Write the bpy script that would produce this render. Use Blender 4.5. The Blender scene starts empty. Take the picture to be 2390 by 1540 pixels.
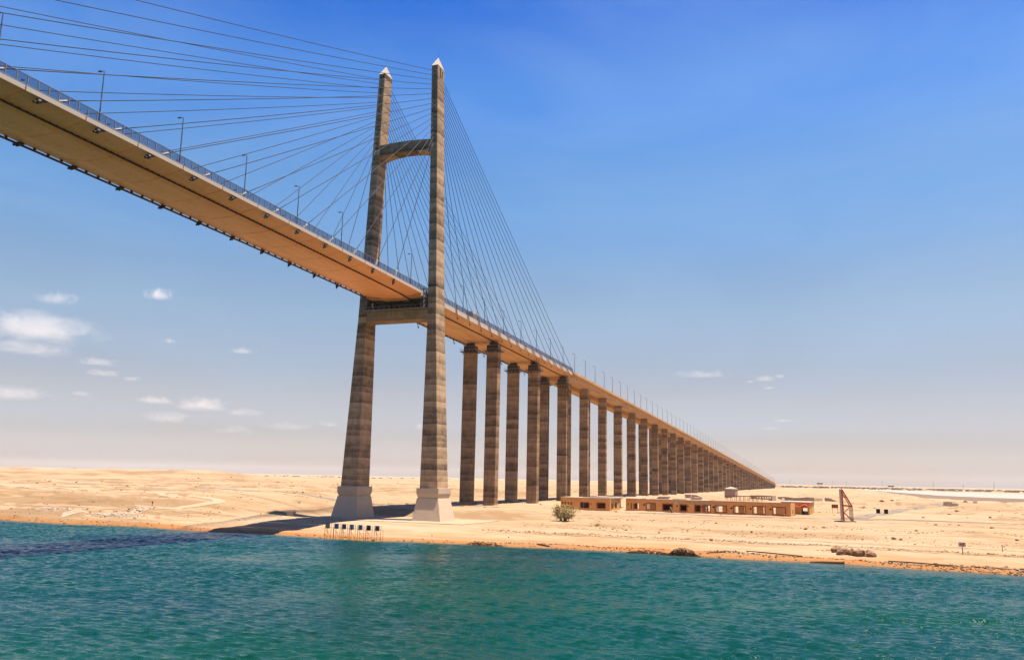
import bpy, math, random
import numpy as np
from mathutils import Matrix, Vector, noise as mnoise

S = bpy.context.scene
COL = S.collection

# ------------------------------------------------------------------ camera
# world: x = to the right across the bridge, y = inland along the bridge, z = up (pylon foot at the origin)
cam_d = bpy.data.cameras.new('camera'); cam = bpy.data.objects.new('camera', cam_d); COL.objects.link(cam)
YAW, PITCH, ROLL = 0.36173, 0.17500, 0.01975
fw = Vector((-math.sin(YAW)*math.cos(PITCH), math.cos(YAW)*math.cos(PITCH), math.sin(PITCH)))
rt = Vector((math.cos(YAW), math.sin(YAW), 0)); up = rt.cross(fw)
r2 = rt*math.cos(ROLL) + up*math.sin(ROLL); u2 = up*math.cos(ROLL) - rt*math.sin(ROLL)
M = Matrix(((r2.x, u2.x, -fw.x, 129.205), (r2.y, u2.y, -fw.y, -238.857), (r2.z, u2.z, -fw.z, 13.461), (0, 0, 0, 1)))
cam.matrix_world = M
cam_d.sensor_width = 36; cam_d.lens = 36*1956.5/2390
cam_d.clip_start = 0.5; cam_d.clip_end = 200000
S.camera = cam

# ------------------------------------------------------------------ sky, sun, exposure
SUN_DIR = Vector((0.195, 0.05, 1.0)).normalized()          # towards the sun: almost overhead
EL = math.asin(SUN_DIR.z); AZ = math.atan2(SUN_DIR.x, SUN_DIR.y)
W = bpy.data.worlds.new('World'); S.world = W; W.use_nodes = True
nt = W.node_tree; nt.nodes.clear()
n_out = nt.nodes.new('ShaderNodeOutputWorld'); n_bg = nt.nodes.new('ShaderNodeBackground')
n_sky = nt.nodes.new('ShaderNodeTexSky'); n_sky.sky_type = 'NISHITA'; n_sky.sun_disc = False
n_sky.sun_elevation = EL; n_sky.sun_rotation = AZ; n_sky.altitude = 0
n_sky.air_density = 1.0; n_sky.dust_density = 1.6; n_sky.ozone_density = 2.5
n_hs = nt.nodes.new('ShaderNodeHueSaturation'); n_hs.inputs['Saturation'].default_value = 1.35
n_tc = nt.nodes.new('ShaderNodeTexCoord'); n_sp = nt.nodes.new('ShaderNodeSeparateXYZ'); n_rp = nt.nodes.new('ShaderNodeValToRGB')
n_mx = nt.nodes.new('ShaderNodeMix'); n_mx.data_type = 'RGBA'; n_mx.blend_type = 'MULTIPLY'; n_mx.inputs[0].default_value = 1.0
n_sc = nt.nodes.new('ShaderNodeVectorMath'); n_sc.operation = 'SCALE'; n_sc.inputs['Scale'].default_value = 2.5
SKY_TINT = [(0.0, (1.66, 1.53, 1.78)), (.02, (1.62, 1.40, 1.62)), (.05, (1.32, 1.06, 1.16)), (.10, (1.44, 1.01, .93)), (.20, (1.76, 1.25, 1.04)), (.32, (1.60, 1.40, 1.32)),
            (.43, (1.20, 1.32, 1.54)), (.52, (.50, .88, 1.46)), (.60, (.30, .66, 1.38)), (1.0, (.40, .70, 1.2))]     # dusty desert air: pale warm horizon, deep blue above, the same all round
e_ = n_rp.color_ramp; e_.interpolation = 'EASE'
while len(e_.elements) < len(SKY_TINT): e_.elements.new(.5)
for el_, (p_, c_) in zip(e_.elements, SKY_TINT): el_.position = p_; el_.color = (c_[0]/2.5, c_[1]/2.5, c_[2]/2.5, 1)
n_bg.inputs['Strength'].default_value = 0.05
nt.links.new(n_tc.outputs['Generated'], n_sp.inputs[0]); nt.links.new(n_sp.outputs[2], n_rp.inputs[0])
nt.links.new(n_sky.outputs[0], n_hs.inputs['Color']); nt.links.new(n_hs.outputs[0], n_mx.inputs[6]); nt.links.new(n_rp.outputs[0], n_mx.inputs[7])
n_mp = nt.nodes.new('ShaderNodeMapping'); n_mp.inputs['Scale'].default_value = (1.6, 1.6, 6.0); n_mp.inputs['Rotation'].default_value = (.1, .06, .4)
n_ns = nt.nodes.new('ShaderNodeTexNoise'); n_ns.inputs['Scale'].default_value = 1.3; n_ns.inputs['Detail'].default_value = 5; n_ns.inputs['Roughness'].default_value = .55; n_ns.inputs['Distortion'].default_value = .8
n_r2 = nt.nodes.new('ShaderNodeValToRGB'); n_r2.color_ramp.elements[0].position = .42; n_r2.color_ramp.elements[1].position = .74
n_r2.color_ramp.elements[0].color = (0, 0, 0, 1); n_r2.color_ramp.elements[1].color = (.18, .18, .18, 1)
n_vl = nt.nodes.new('ShaderNodeMix'); n_vl.data_type = 'RGBA'; n_vl.inputs[7].default_value = (3.9, 5.4, 7.2, 1)      # thin veils of high dust
nt.links.new(n_tc.outputs['Generated'], n_mp.inputs[0]); nt.links.new(n_mp.outputs[0], n_ns.inputs['Vector']); nt.links.new(n_ns.outputs['Fac'], n_r2.inputs[0])
nt.links.new(n_mx.outputs[2], n_sc.inputs[0]); nt.links.new(n_r2.outputs[0], n_vl.inputs[0]); nt.links.new(n_sc.outputs[0], n_vl.inputs[6]); nt.links.new(n_vl.outputs[2], n_bg.inputs['Color'])
nt.links.new(n_bg.outputs[0], n_out.inputs['Surface'])
sl = bpy.data.lights.new('sun', 'SUN'); sl.energy = 5.0; sl.angle = math.radians(0.53); sl.color = (1.0, 0.90, 0.76)
so = bpy.data.objects.new('sun', sl); COL.objects.link(so); so.location = (60, 20, 300)
so.rotation_euler = SUN_DIR.to_track_quat('Z', 'Y').to_euler()
S.view_settings.view_transform = 'Standard'; S.view_settings.look = 'None'
S.view_settings.exposure = 1.376; S.view_settings.gamma = 1.0; S.view_settings.use_curve_mapping = False
S.render.engine = 'CYCLES'
S.cycles.max_bounces = 8; S.cycles.diffuse_bounces = 5; S.cycles.glossy_bounces = 3
S.cycles.transparent_max_bounces = 12; S.cycles.volume_bounces = 2
S.cycles.use_denoising = True
S.cycles.sample_clamp_direct = 1.1; S.cycles.sample_clamp_indirect = 1.5
S.cycles.caustics_reflective = False; S.cycles.caustics_refractive = False

# ------------------------------------------------------------------ helpers
rng = random.Random(7)
ORIGIN = {}
def link(o): COL.objects.link(o); return o
def tag(o, label=None, cat=None, group=None, kind=None):
    if label: o['label'] = label
    if cat: o['category'] = cat
    if group: o['group'] = group
    if kind: o['kind'] = kind
    return o
def thing(name, label, cat, loc=(0, 0, 0), group=None):
    o = bpy.data.objects.new(name, None); link(o); o.location = loc; o.empty_display_size = 0.5
    ORIGIN[o.name] = Vector(loc)
    return tag(o, label, cat, group)
ONES = ['', 'first', 'second', 'third', 'fourth', 'fifth', 'sixth', 'seventh', 'eighth', 'ninth', 'tenth', 'eleventh', 'twelfth',
        'thirteenth', 'fourteenth', 'fifteenth', 'sixteenth', 'seventeenth', 'eighteenth', 'nineteenth']
TENS = {2: ('twentieth', 'twenty'), 3: ('thirtieth', 'thirty'), 4: ('fortieth', 'forty'), 5: ('fiftieth', 'fifty'),
        6: ('sixtieth', 'sixty'), 7: ('seventieth', 'seventy'), 8: ('eightieth', 'eighty'), 9: ('ninetieth', 'ninety')}
def ordw(n):
    if n < 20: return ONES[n]
    t, o = divmod(n, 10)
    return TENS[t][0] if o == 0 else TENS[t][1] + '-' + ONES[o]

class MB:
    """collects faces in world coordinates; build() links them as one mesh object"""
    def __init__(s): s.v = []; s.f = []; s.m = []
    def add(s, vs, fs, mi=0):
        b = len(s.v); s.v.extend([tuple(q) for q in vs]); s.f.extend([tuple(b+i for i in f) for f in fs]); s.m.extend([mi]*len(fs)); return s
    def box(s, x0, x1, y0, y1, z0, z1, mi=0):
        vs = [(x, y, z) for z in (z0, z1) for y in (y0, y1) for x in (x0, x1)]
        return s.add(vs, [(0, 2, 3, 1), (4, 5, 7, 6), (0, 1, 5, 4), (2, 6, 7, 3), (0, 4, 6, 2), (1, 3, 7, 5)], mi)
    def loft(s, rings, mi=0, cap=True):
        n = len(rings[0]); vs = [q for r in rings for q in r]; fs = []
        for k in range(len(rings)-1):
            for i in range(n):
                j = (i+1) % n; fs.append((k*n+i, k*n+j, (k+1)*n+j, (k+1)*n+i))
        if cap: fs.append(tuple(range(n-1, -1, -1))); fs.append(tuple((len(rings)-1)*n+i for i in range(n)))
        return s.add(vs, fs, mi)
    def tube(s, pts, r, n=6, mi=0, r_end=None):
        pts = [Vector(p) for p in pts]; rings = []
        for k, p in enumerate(pts):
            t = (pts[min(k+1, len(pts)-1)] - pts[max(k-1, 0)]).normalized()
            a = Vector((0, 0, 1)) if abs(t.z) < .9 else Vector((1, 0, 0))
            e1 = t.cross(a).normalized(); e2 = t.cross(e1)
            rr = r if r_end is None else r + (r_end-r)*k/max(1, len(pts)-1)
            rings.append([p + e1*rr*math.cos(2*math.pi*i/n) + e2*rr*math.sin(2*math.pi*i/n) for i in range(n)])
        return s.loft(rings, mi)
    def bar(s, a, b, w, h=None, mi=0):
        a, b = Vector(a), Vector(b); h = h or w; t = (b-a).normalized()
        q = Vector((0, 0, 1)) if abs(t.z) < .9 else Vector((0, 1, 0))
        e1 = t.cross(q).normalized()*w/2; e2 = t.cross(e1).normalized()*h/2
        return s.loft([[p+e1+e2, p-e1+e2, p-e1-e2, p+e1-e2] for p in (a, b)], mi)
    def build(s, name, mat, parent=None, smooth=False, origin=None):
        me = bpy.data.meshes.new(name); o = bpy.data.objects.new(name, me); link(o)
        if parent is not None:
            org = ORIGIN[parent.name]; o.parent = parent
        else:
            org = Vector(origin) if origin is not None else Vector((0, 0, 0)); o.location = org
        ORIGIN[o.name] = Vector(org)
        vs = np.array(s.v, dtype=float) - np.array(org)
        me.from_pydata(vs.tolist(), [], s.f)
        mats = mat if isinstance(mat, (list, tuple)) else [mat]
        for m in mats: me.materials.append(m)
        if len(mats) > 1: me.polygons.foreach_set('material_index', s.m)
        if smooth: me.polygons.foreach_set('use_smooth', [True]*len(me.polygons))
        me.update(); return o
def grid_mesh(name, X, Y, Z, mat, smooth=True):
    ny, nx = X.shape; me = bpy.data.meshes.new(name)
    co = np.stack([X, Y, Z], -1).reshape(-1, 3).astype(np.float32)
    i = np.arange(ny*nx).reshape(ny, nx)
    q = np.stack([i[:-1, :-1], i[:-1, 1:], i[1:, 1:], i[1:, :-1]], -1).reshape(-1, 4)
    me.vertices.add(len(co)); me.vertices.foreach_set('co', co.ravel())
    me.loops.add(q.size); me.loops.foreach_set('vertex_index', q.ravel().astype(np.int32))
    me.polygons.add(len(q)); me.polygons.foreach_set('loop_start', np.arange(0, q.size, 4, dtype=np.int32))
    me.polygons.foreach_set('loop_total', np.full(len(q), 4, dtype=np.int32))
    me.polygons.foreach_set('use_smooth', np.full(len(q), smooth))
    me.update(calc_edges=True); me.validate()
    me.materials.append(mat); o = bpy.data.objects.new(name, me); link(o); ORIGIN[o.name] = Vector((0, 0, 0)); return o
def inst(src, name, loc, parent=None, rot=None, scale=None):
    o = bpy.data.objects.new(name, src); link(o)
    if parent is not None:
        o.parent = parent; o.location = Vector(loc) - ORIGIN[parent.name]
    else: o.location = loc
    if rot is not None: o.rotation_euler = rot
    if scale is not None: o.scale = scale
    ORIGIN[o.name] = Vector(loc)
    return o

# ------------------------------------------------------------------ materials
def mat(name, col, rough=0.8, spec=0.3, metal=0.0):
    m = bpy.data.materials.new(name); m.use_nodes = True; b = m.node_tree.nodes['Principled BSDF']
    b.inputs['Base Color'].default_value = (*col, 1); b.inputs['Roughness'].default_value = rough
    b.inputs['Specular IOR Level'].default_value = spec; b.inputs['Metallic'].default_value = metal
    return m
class NG:
    def __init__(s, m): s.t = m.node_tree; s.b = s.t.nodes['Principled BSDF']
    def n(s, typ, **kw):
        q = s.t.nodes.new(typ)
        for k, v in kw.items(): setattr(q, k, v)
        return q
    def l(s, a, b): s.t.links.new(a, b)
    def pos(s): return s.n('ShaderNodeNewGeometry').outputs['Position']
    def mapping(s, vec, scale):
        q = s.n('ShaderNodeMapping'); s.l(vec, q.inputs['Vector']); q.inputs['Scale'].default_value = scale; return q.outputs[0]
    def noise(s, vec, scale, detail=4, rough=.55, dist=0.0):
        q = s.n('ShaderNodeTexNoise'); s.l(vec, q.inputs['Vector']); q.inputs['Scale'].default_value = scale
        q.inputs['Detail'].default_value = detail; q.inputs['Roughness'].default_value = rough; q.inputs['Distortion'].default_value = dist
        return q.outputs['Fac']
    def ramp(s, fac, stops, interp='LINEAR'):
        q = s.n('ShaderNodeValToRGB'); s.l(fac, q.inputs['Fac']); e = q.color_ramp; e.interpolation = interp
        while len(e.elements) < len(stops): e.elements.new(0.5)
        for el, (p, c) in zip(e.elements, stops):
            el.position = p; el.color = (*c, 1) if len(c) == 3 else c
        return q.outputs[0]
    def mix(s, fac, a, b, mode='MIX'):
        q = s.n('ShaderNodeMix'); q.data_type = 'RGBA'; q.blend_type = mode
        for inp, v in ((q.inputs[0], fac), (q.inputs[6], a), (q.inputs[7], b)):
            if hasattr(v, 'links') or isinstance(v, bpy.types.NodeSocket): s.l(v, inp)
            elif isinstance(v, (int, float)): inp.default_value = v
            else: inp.default_value = (*v, 1)
        return q.outputs[2]
    def math(s, op, a, b=0.0, clamp=False):
        q = s.n('ShaderNodeMath', operation=op, use_clamp=clamp)
        for i, v in enumerate((a, b)):
            if isinstance(v, bpy.types.NodeSocket): s.l(v, q.inputs[i])
            else: q.inputs[i].default_value = v
        return q.outputs[0]
    def sep(s, vec):
        q = s.n('ShaderNodeSeparateXYZ'); s.l(vec, q.inputs[0]); return q.outputs
    def color(s, c): s.l(c, s.b.inputs['Base Color'])
    def bump(s, h, strength, dist):
        q = s.n('ShaderNodeBump'); s.l(h, q.inputs['Height']); q.inputs['Strength'].default_value = strength; q.inputs['Distance'].default_value = dist
        s.l(q.outputs[0], s.b.inputs['Normal'])
G1 = (0, 0, 0); G2 = (1, 1, 1)

def m_concrete(name, dark, light, lift=1.75, amt=1.0):
    m = mat(name, light, 0.88, 0.2); g = NG(m); p = g.pos(); o = g.sep(p)
    wav = g.noise(g.mapping(p, (.22, .22, .5)), 1.0, 3)
    zl = g.math('ADD', g.math('MULTIPLY', o[2], 1/lift), g.math('MULTIPLY', wav, .22))
    li = g.math('FLOOR', zl); fr = g.math('FRACT', zl)
    cell = g.math('MULTIPLY', g.n('ShaderNodeObjectInfo').outputs['Random'], 97.0)
    wn = g.n('ShaderNodeTexWhiteNoise', noise_dimensions='1D'); g.l(g.math('ADD', g.math('MULTIPLY', li, 1.37), cell), wn.inputs['W'])   # each pour has its own tone
    blot = g.noise(g.mapping(p, (.30, .30, .55)), 1.0, 5, .62)
    strk = g.noise(g.mapping(p, (1.5, 1.5, .13)), 1.0, 4, .6)              # run-off streaks
    s1 = g.math('ADD', g.math('MULTIPLY', wn.outputs['Value'], .42*amt), g.math('MULTIPLY', blot, .75))
    s1 = g.math('ADD', s1, g.math('MULTIPLY', fr, .16*amt))
    mid = tuple((a_*.5+b_*.5) for a_, b_ in zip(dark, light))
    c = g.ramp(s1, [(.30, dark), (.58, mid), (.86, light)])
    jt = g.ramp(fr, [(.0, G2), (.07, G1)])
    c = g.mix(g.math('MULTIPLY', jt, .45*amt), c, dark)
    c = g.mix(g.math('MULTIPLY', g.ramp(strk, [(.50, G1), (.72, G2)]), .40), c, dark)
    g.color(c)
    g.bump(g.math('ADD', g.math('MULTIPLY', fr, .25), g.noise(p, 1.8, 5)), .30, .10)
    return m
MT = {}
MT['concrete'] = m_concrete('weathered_concrete', (.058, .039, .024), (.46, .312, .182))
MT['pier'] = m_concrete('pier_concrete', (.052, .031, .017), (.36, .22, .118), 2.1)
MT['pedestal'] = m_concrete('pale_pedestal_concrete', (.44, .335, .23), (.54, .425, .305), 3.5, .2)
MT['cap'] = mat('white_cap_stone', (.37, .31, .25), .8)
def m_deck():
    m = mat('girder_paint_warm_bounce', (.66, .52, .39), .55, .35); g = NG(m); p = g.pos()
    a = g.noise(g.mapping(p, (.25, .06, .25)), 1, 5, .6); b = g.noise(p, .9, 5)
    c = g.ramp(a, [(.3, (.74, .31, .110)), (.7, (.86, .40, .160))])  # warm bounce light on the underside is put into the paint colour
    c = g.mix(g.math('MULTIPLY', g.ramp(b, [(.52, G1), (.72, G2)]), .28), c, (.38, .16, .055)); g.color(c)
    return m
MT['deck'] = m_deck()
MT['fascia'] = mat('pale_fascia_paint', (0.4884, 0.3996, 0.3150), .6)
def m_soffit():
    m = mat('side_span_soffit', (.62, .42, .26), .8); g = NG(m); p = g.pos(); o = g.sep(p)
    fx = g.math('SUBTRACT', g.math('FRACT', g.math('MULTIPLY', o[0], 1.25)), .5)
    fy = g.math('SUBTRACT', g.math('FRACT', g.math('MULTIPLY', o[1], .8)), .5)
    d = g.math('ADD', g.math('MULTIPLY', g.math('MULTIPLY', fx, fx), .64), g.math('MULTIPLY', g.math('MULTIPLY', fy, fy), 1.56))
    hole = g.math('LESS_THAN', d, .028)
    a = g.noise(g.mapping(p, (.5, .08, .5)), 1, 4)
    c = g.ramp(a, [(.3, (.50, .26, .11)), (.7, (.64, .37, .18))])
    g.color(g.mix(hole, c, (.16, .085, .04))); return m
MT['soffit'] = m_soffit()
def m_via():
    m = mat('viaduct_concrete', (.55, .41, .28), .85); g = NG(m); p = g.pos()
    a = g.noise(g.mapping(p, (.4, .05, .6)), 1, 5, .6)
    g.color(g.ramp(a, [(.3, (.36, .20, .095)), (.7, (.52, .32, .165))])); return m
MT['viaduct'] = m_via()
MT['asphalt'] = mat('deck_asphalt', (.05, .05, .05), .9)
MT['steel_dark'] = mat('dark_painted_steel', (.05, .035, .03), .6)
MT['steel_grey'] = mat('galvanised_steel', (.30, .31, .33), .45, .5, .6)
MT['rust'] = mat('rusted_steel', (.042, .014, .006), .85)
MT['cable'] = mat('cable_sheath', (.022, .026, .040), .55, .15)
MT['tube'] = mat('pale_anchor_tube', (.66, .58, .50), .55)
MT['bracket'] = mat('anchor_tube_brown', (.30, .22, .16), .7)
MT['lamp'] = mat('lamp_steel', (.10, .11, .13), .5, .4, .3)
def m_screen():
    m = bpy.data.materials.new('wind_screen_mesh'); m.use_nodes = True; t = m.node_tree; t.nodes.clear()
    o = t.nodes.new('ShaderNodeOutputMaterial'); x = t.nodes.new('ShaderNodeMixShader'); a = t.nodes.new('ShaderNodeBsdfTransparent')
    b = t.nodes.new('ShaderNodeBsdfDiffuse'); b.inputs[0].default_value = (.035, .05, .13, 1); x.inputs[0].default_value = .36
    t.links.new(a.outputs[0], x.inputs[1]); t.links.new(b.outputs[0], x.inputs[2]); t.links.new(x.outputs[0], o.inputs[0]); return m
MT['screen'] = m_screen()

def m_sand():
    m = mat('desert_sand', (0.380, 0.285, 0.192), .95, .1); g = NG(m); p = g.pos(); o = g.sep(p)
    big = g.noise(g.mapping(p, (.006, .006, .02)), 1, 5, .6)
    mid = g.noise(g.mapping(p, (.05, .11, .3)), 1, 6, .65)
    fine = g.noise(p, 1.1, 6, .7)
    c = g.ramp(big, [(.30, (0.251, 0.166, 0.094)), (.5, (0.293, 0.202, 0.120)), (.72, (0.327, 0.239, 0.156))])
    c = g.mix(g.math('MULTIPLY', g.ramp(mid, [(.50, G1), (.66, G2)]), .55), c, (0.209, 0.127, 0.062))
    stk = g.noise(g.mapping(p, (.013, .085, .3)), 1, 5, .62, .4)
    c = g.mix(g.math('MULTIPLY', g.ramp(stk, [(.53, G1), (.63, G2)]), .55), c, (0.194, 0.115, 0.054))
    c = g.mix(g.math('MULTIPLY', g.ramp(fine, [(.55, G1), (.72, G2)]), .45), c, (0.152, 0.089, 0.044))
    # pebbles and clods
    v = g.n('ShaderNodeTexVoronoi'); g.l(g.mapping(p, (.55, .55, .55)), v.inputs['Vector']); v.inputs['Scale'].default_value = 1.0
    peb = g.math('LESS_THAN', v.outputs['Distance'], .13)
    pm = g.math('MULTIPLY', peb, g.ramp(g.noise(p, .045, 4, .7), [(.50, G1), (.58, G2)]))
    c = g.mix(g.math('MULTIPLY', pm, .8), c, (0.198, 0.123, 0.072))
    # steep faces darkened: slope shading put into the sand colour
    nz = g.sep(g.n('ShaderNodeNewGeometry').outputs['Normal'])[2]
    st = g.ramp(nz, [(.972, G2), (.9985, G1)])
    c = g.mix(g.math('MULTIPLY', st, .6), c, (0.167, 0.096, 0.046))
    # orange iron-stained wet strip along the canal
    wet = g.math('ADD', o[2], g.math('MULTIPLY', g.math('SUBTRACT', g.noise(g.mapping(p, (.06, .16, .1)), 1, 4), .5), 1.7))
    wr = g.ramp(g.math('ADD', g.math('MULTIPLY', wet, .25), .5), [(.12, G2), (.37, G1)])
    c = g.mix(g.math('MULTIPLY', wr, .85), c, (0.258, 0.104, 0.027))
    w2 = g.ramp(g.math('ADD', g.math('MULTIPLY', g.math('ADD', o[2], g.math('MULTIPLY', g.noise(p, .8, 4), .35)), .5), .9), [(.10, G2), (.24, G1)])
    c = g.mix(g.math('MULTIPLY', w2, .75), c, (0.175, 0.085, 0.036))
    g.color(c)
    g.bump(g.math('ADD', g.noise(p, .7, 6, .7), g.math('MULTIPLY', g.noise(g.mapping(p, (.12, .3, .3)), 1, 5), 1.5)), .5, .35)
    return m
MT['sand'] = m_sand()
def m_water():
    m = mat('canal_water', (.010, .095, .095), .08, .45); g = NG(m); p = g.pos()
    g.b.inputs['IOR'].default_value = 1.333
    big = g.noise(g.mapping(p, (.012, .02, .1)), 1, 4)
    c = g.ramp(big, [(.34, (.0008, .024, .0215)), (.52, (.0008, .032, .0205)), (.68, (.002, .037, .015))])
    at = g.n('ShaderNodeAttribute'); at.attribute_name = 'shallow'
    c = g.mix(at.outputs['Fac'], c, (.075, .080, .050)); g.color(c)
    g.bump(g.noise(g.mapping(p, (.60, 1.55, 1)), 1.25, 3.0, .6), .70, .46)
    return m
MT['water'] = m_water()
def m_flat(name, stops, sx=.004, sy=.02):
    m = mat(name, stops[0][1], .9, .15); g = NG(m); p = g.pos(); g.color(g.ramp(g.noise(g.mapping(p, (sx, sy, .1)), 1, 6, .65), stops)); return m
MT['salt'] = m_flat('salt_crust', [(.3, (.22, .175, .14)), (.5, (.28, .235, .20)), (.7, (.34, .295, .26))])
MT['mud'] = m_flat('damp_salt_mud', [(.3, (.095, .060, .037)), (.5, (.13, .086, .056)), (.7, (.175, .122, .083))])
MT['road'] = m_flat('dusty_asphalt', [(.3, (0.1480, 0.1110, 0.0840)), (.7, (0.2072, 0.1591, 0.1200))], .08, .08)
MT['track'] = m_flat('packed_sand_track', [(.3, (0.2738, 0.1939, 0.1200)), (.7, (0.3182, 0.2331, 0.1500))], .05, .05)
def m_plaster(name, a, b, c3):
    m = mat(name, a, .9, .15); g = NG(m); p = g.pos()
    s = g.noise(g.mapping(p, (.35, .35, .8)), 1, 5, .65); d = g.noise(p, 1.7, 5, .7)
    c = g.ramp(s, [(.3, a), (.7, b)]); c = g.mix(g.math('MULTIPLY', g.ramp(d, [(.52, G1), (.7, G2)]), .5), c, c3); g.color(c); return m
MT['ochre'] = m_plaster('ochre_plaster', (.62, .265, .075), (.73, .345, .11), (.42, .175, .05))
MT['ochre2'] = m_plaster('pale_ochre_plaster', (.50, .27, .095), (.58, .335, .13), (.38, .19, .07))
MT['drab'] = m_plaster('bare_block_plaster', (.36, .26, .18), (.45, .34, .24), (.25, .17, .11))
MT['plinth'] = m_plaster('grey_plinth_render', (.30, .25, .20), (.38, .32, .26), (.2, .16, .12))
MT['frame_red'] = mat('red_brown_surround', (.30, .065, .02), .8)
MT['red'] = mat('red_lead_paint', (.42, .075, .02), .75)
MT['roof'] = m_plaster('pale_roof_screed', (0.2664, 0.2072, 0.1575), (0.3256, 0.2590, 0.2025), (0.1924, 0.1332, 0.0900))
MT['dark'] = mat('dark_void_board', (.007, .004, .003), .9)
MT['white'] = mat('weathered_white_board', (.50, .42, .35), .7)
MT['board_light'] = mat('blue_grey_board', (.22, .28, .34), .6)
MT['board_grey'] = mat('grey_board', (.17, .17, .17), .6)
MT['board_dark'] = mat('black_board', (.02, .02, .025), .6)
MT['navy'] = mat('navy_letter', (.012, .02, .085), .6)
MT['rock'] = m_plaster('tan_rock', (0.1628, 0.0888, 0.0450), (0.2368, 0.1406, 0.0788), (0.0962, 0.0481, 0.0225))
MT['leaf'] = m_plaster('tamarisk_leaf', (.24, .175, .066), (.38, .285, .125), (.13, .095, .035))
MT['bark'] = mat('grey_brown_bark', (.16, .11, .07), .9)
MT['haze_green'] = mat('distant_scrub', (.06, .05, .042), .9)

# ------------------------------------------------------------------ ground
WATER = -1.8
SX = np.array([-3000, -400, -160, -106.6, -76.3, -56.2, -24.7, -4.2, 18.2, 29.2, 46.1, 61.4, 80.8, 96.9, 108.8, 129.3, 140.7, 160.6, 300, 3000.])
SY = np.array([-52., -46, -48, -49.9, -53.7, -50.2, -55.8, -54.5, -58.2, -57, -54.5, -55.7, -53.4, -54, -56.6, -57, -59.3, -62.1, -66, -60.])
def _hash(ix, iy, seed):
    n = (ix.astype(np.int64)*374761393 + iy.astype(np.int64)*668265263 + seed*1442695041) & 0x7fffffff
    n = ((n ^ (n >> 13))*1274126177) & 0x7fffffff
    return ((n ^ (n >> 16)) & 0xffff)/65535.0
def vnoise(x, y, seed=0):
    ix = np.floor(x); iy = np.floor(y); fx = x-ix; fy = y-iy
    fx = fx*fx*fx*(fx*(fx*6-15)+10); fy = fy*fy*fy*(fy*(fy*6-15)+10)
    a = _hash(ix, iy, seed); b = _hash(ix+1, iy, seed); c = _hash(ix, iy+1, seed); d = _hash(ix+1, iy+1, seed)
    return (a*(1-fx)+b*fx)*(1-fy) + (c*(1-fx)+d*fx)*fy - .5
def fbm(x, y, seed=0, oct=4, gain=.5):
    r = 0; a = 1.0
    for k in range(oct):
        r = r + a*vnoise(x, y, seed+k*17); x = x*2.03+11.3; y = y*2.03-7.7; a *= gain
    return r
def sstep(a, b, x):
    t = np.clip((x-a)/(b-a), 0, 1); return t*t*(3-2*t)
def shore(x): return np.interp(x, SX, SY) + 1.2*fbm(x/9.0, x*0+3.3, 5, 3)
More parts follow.
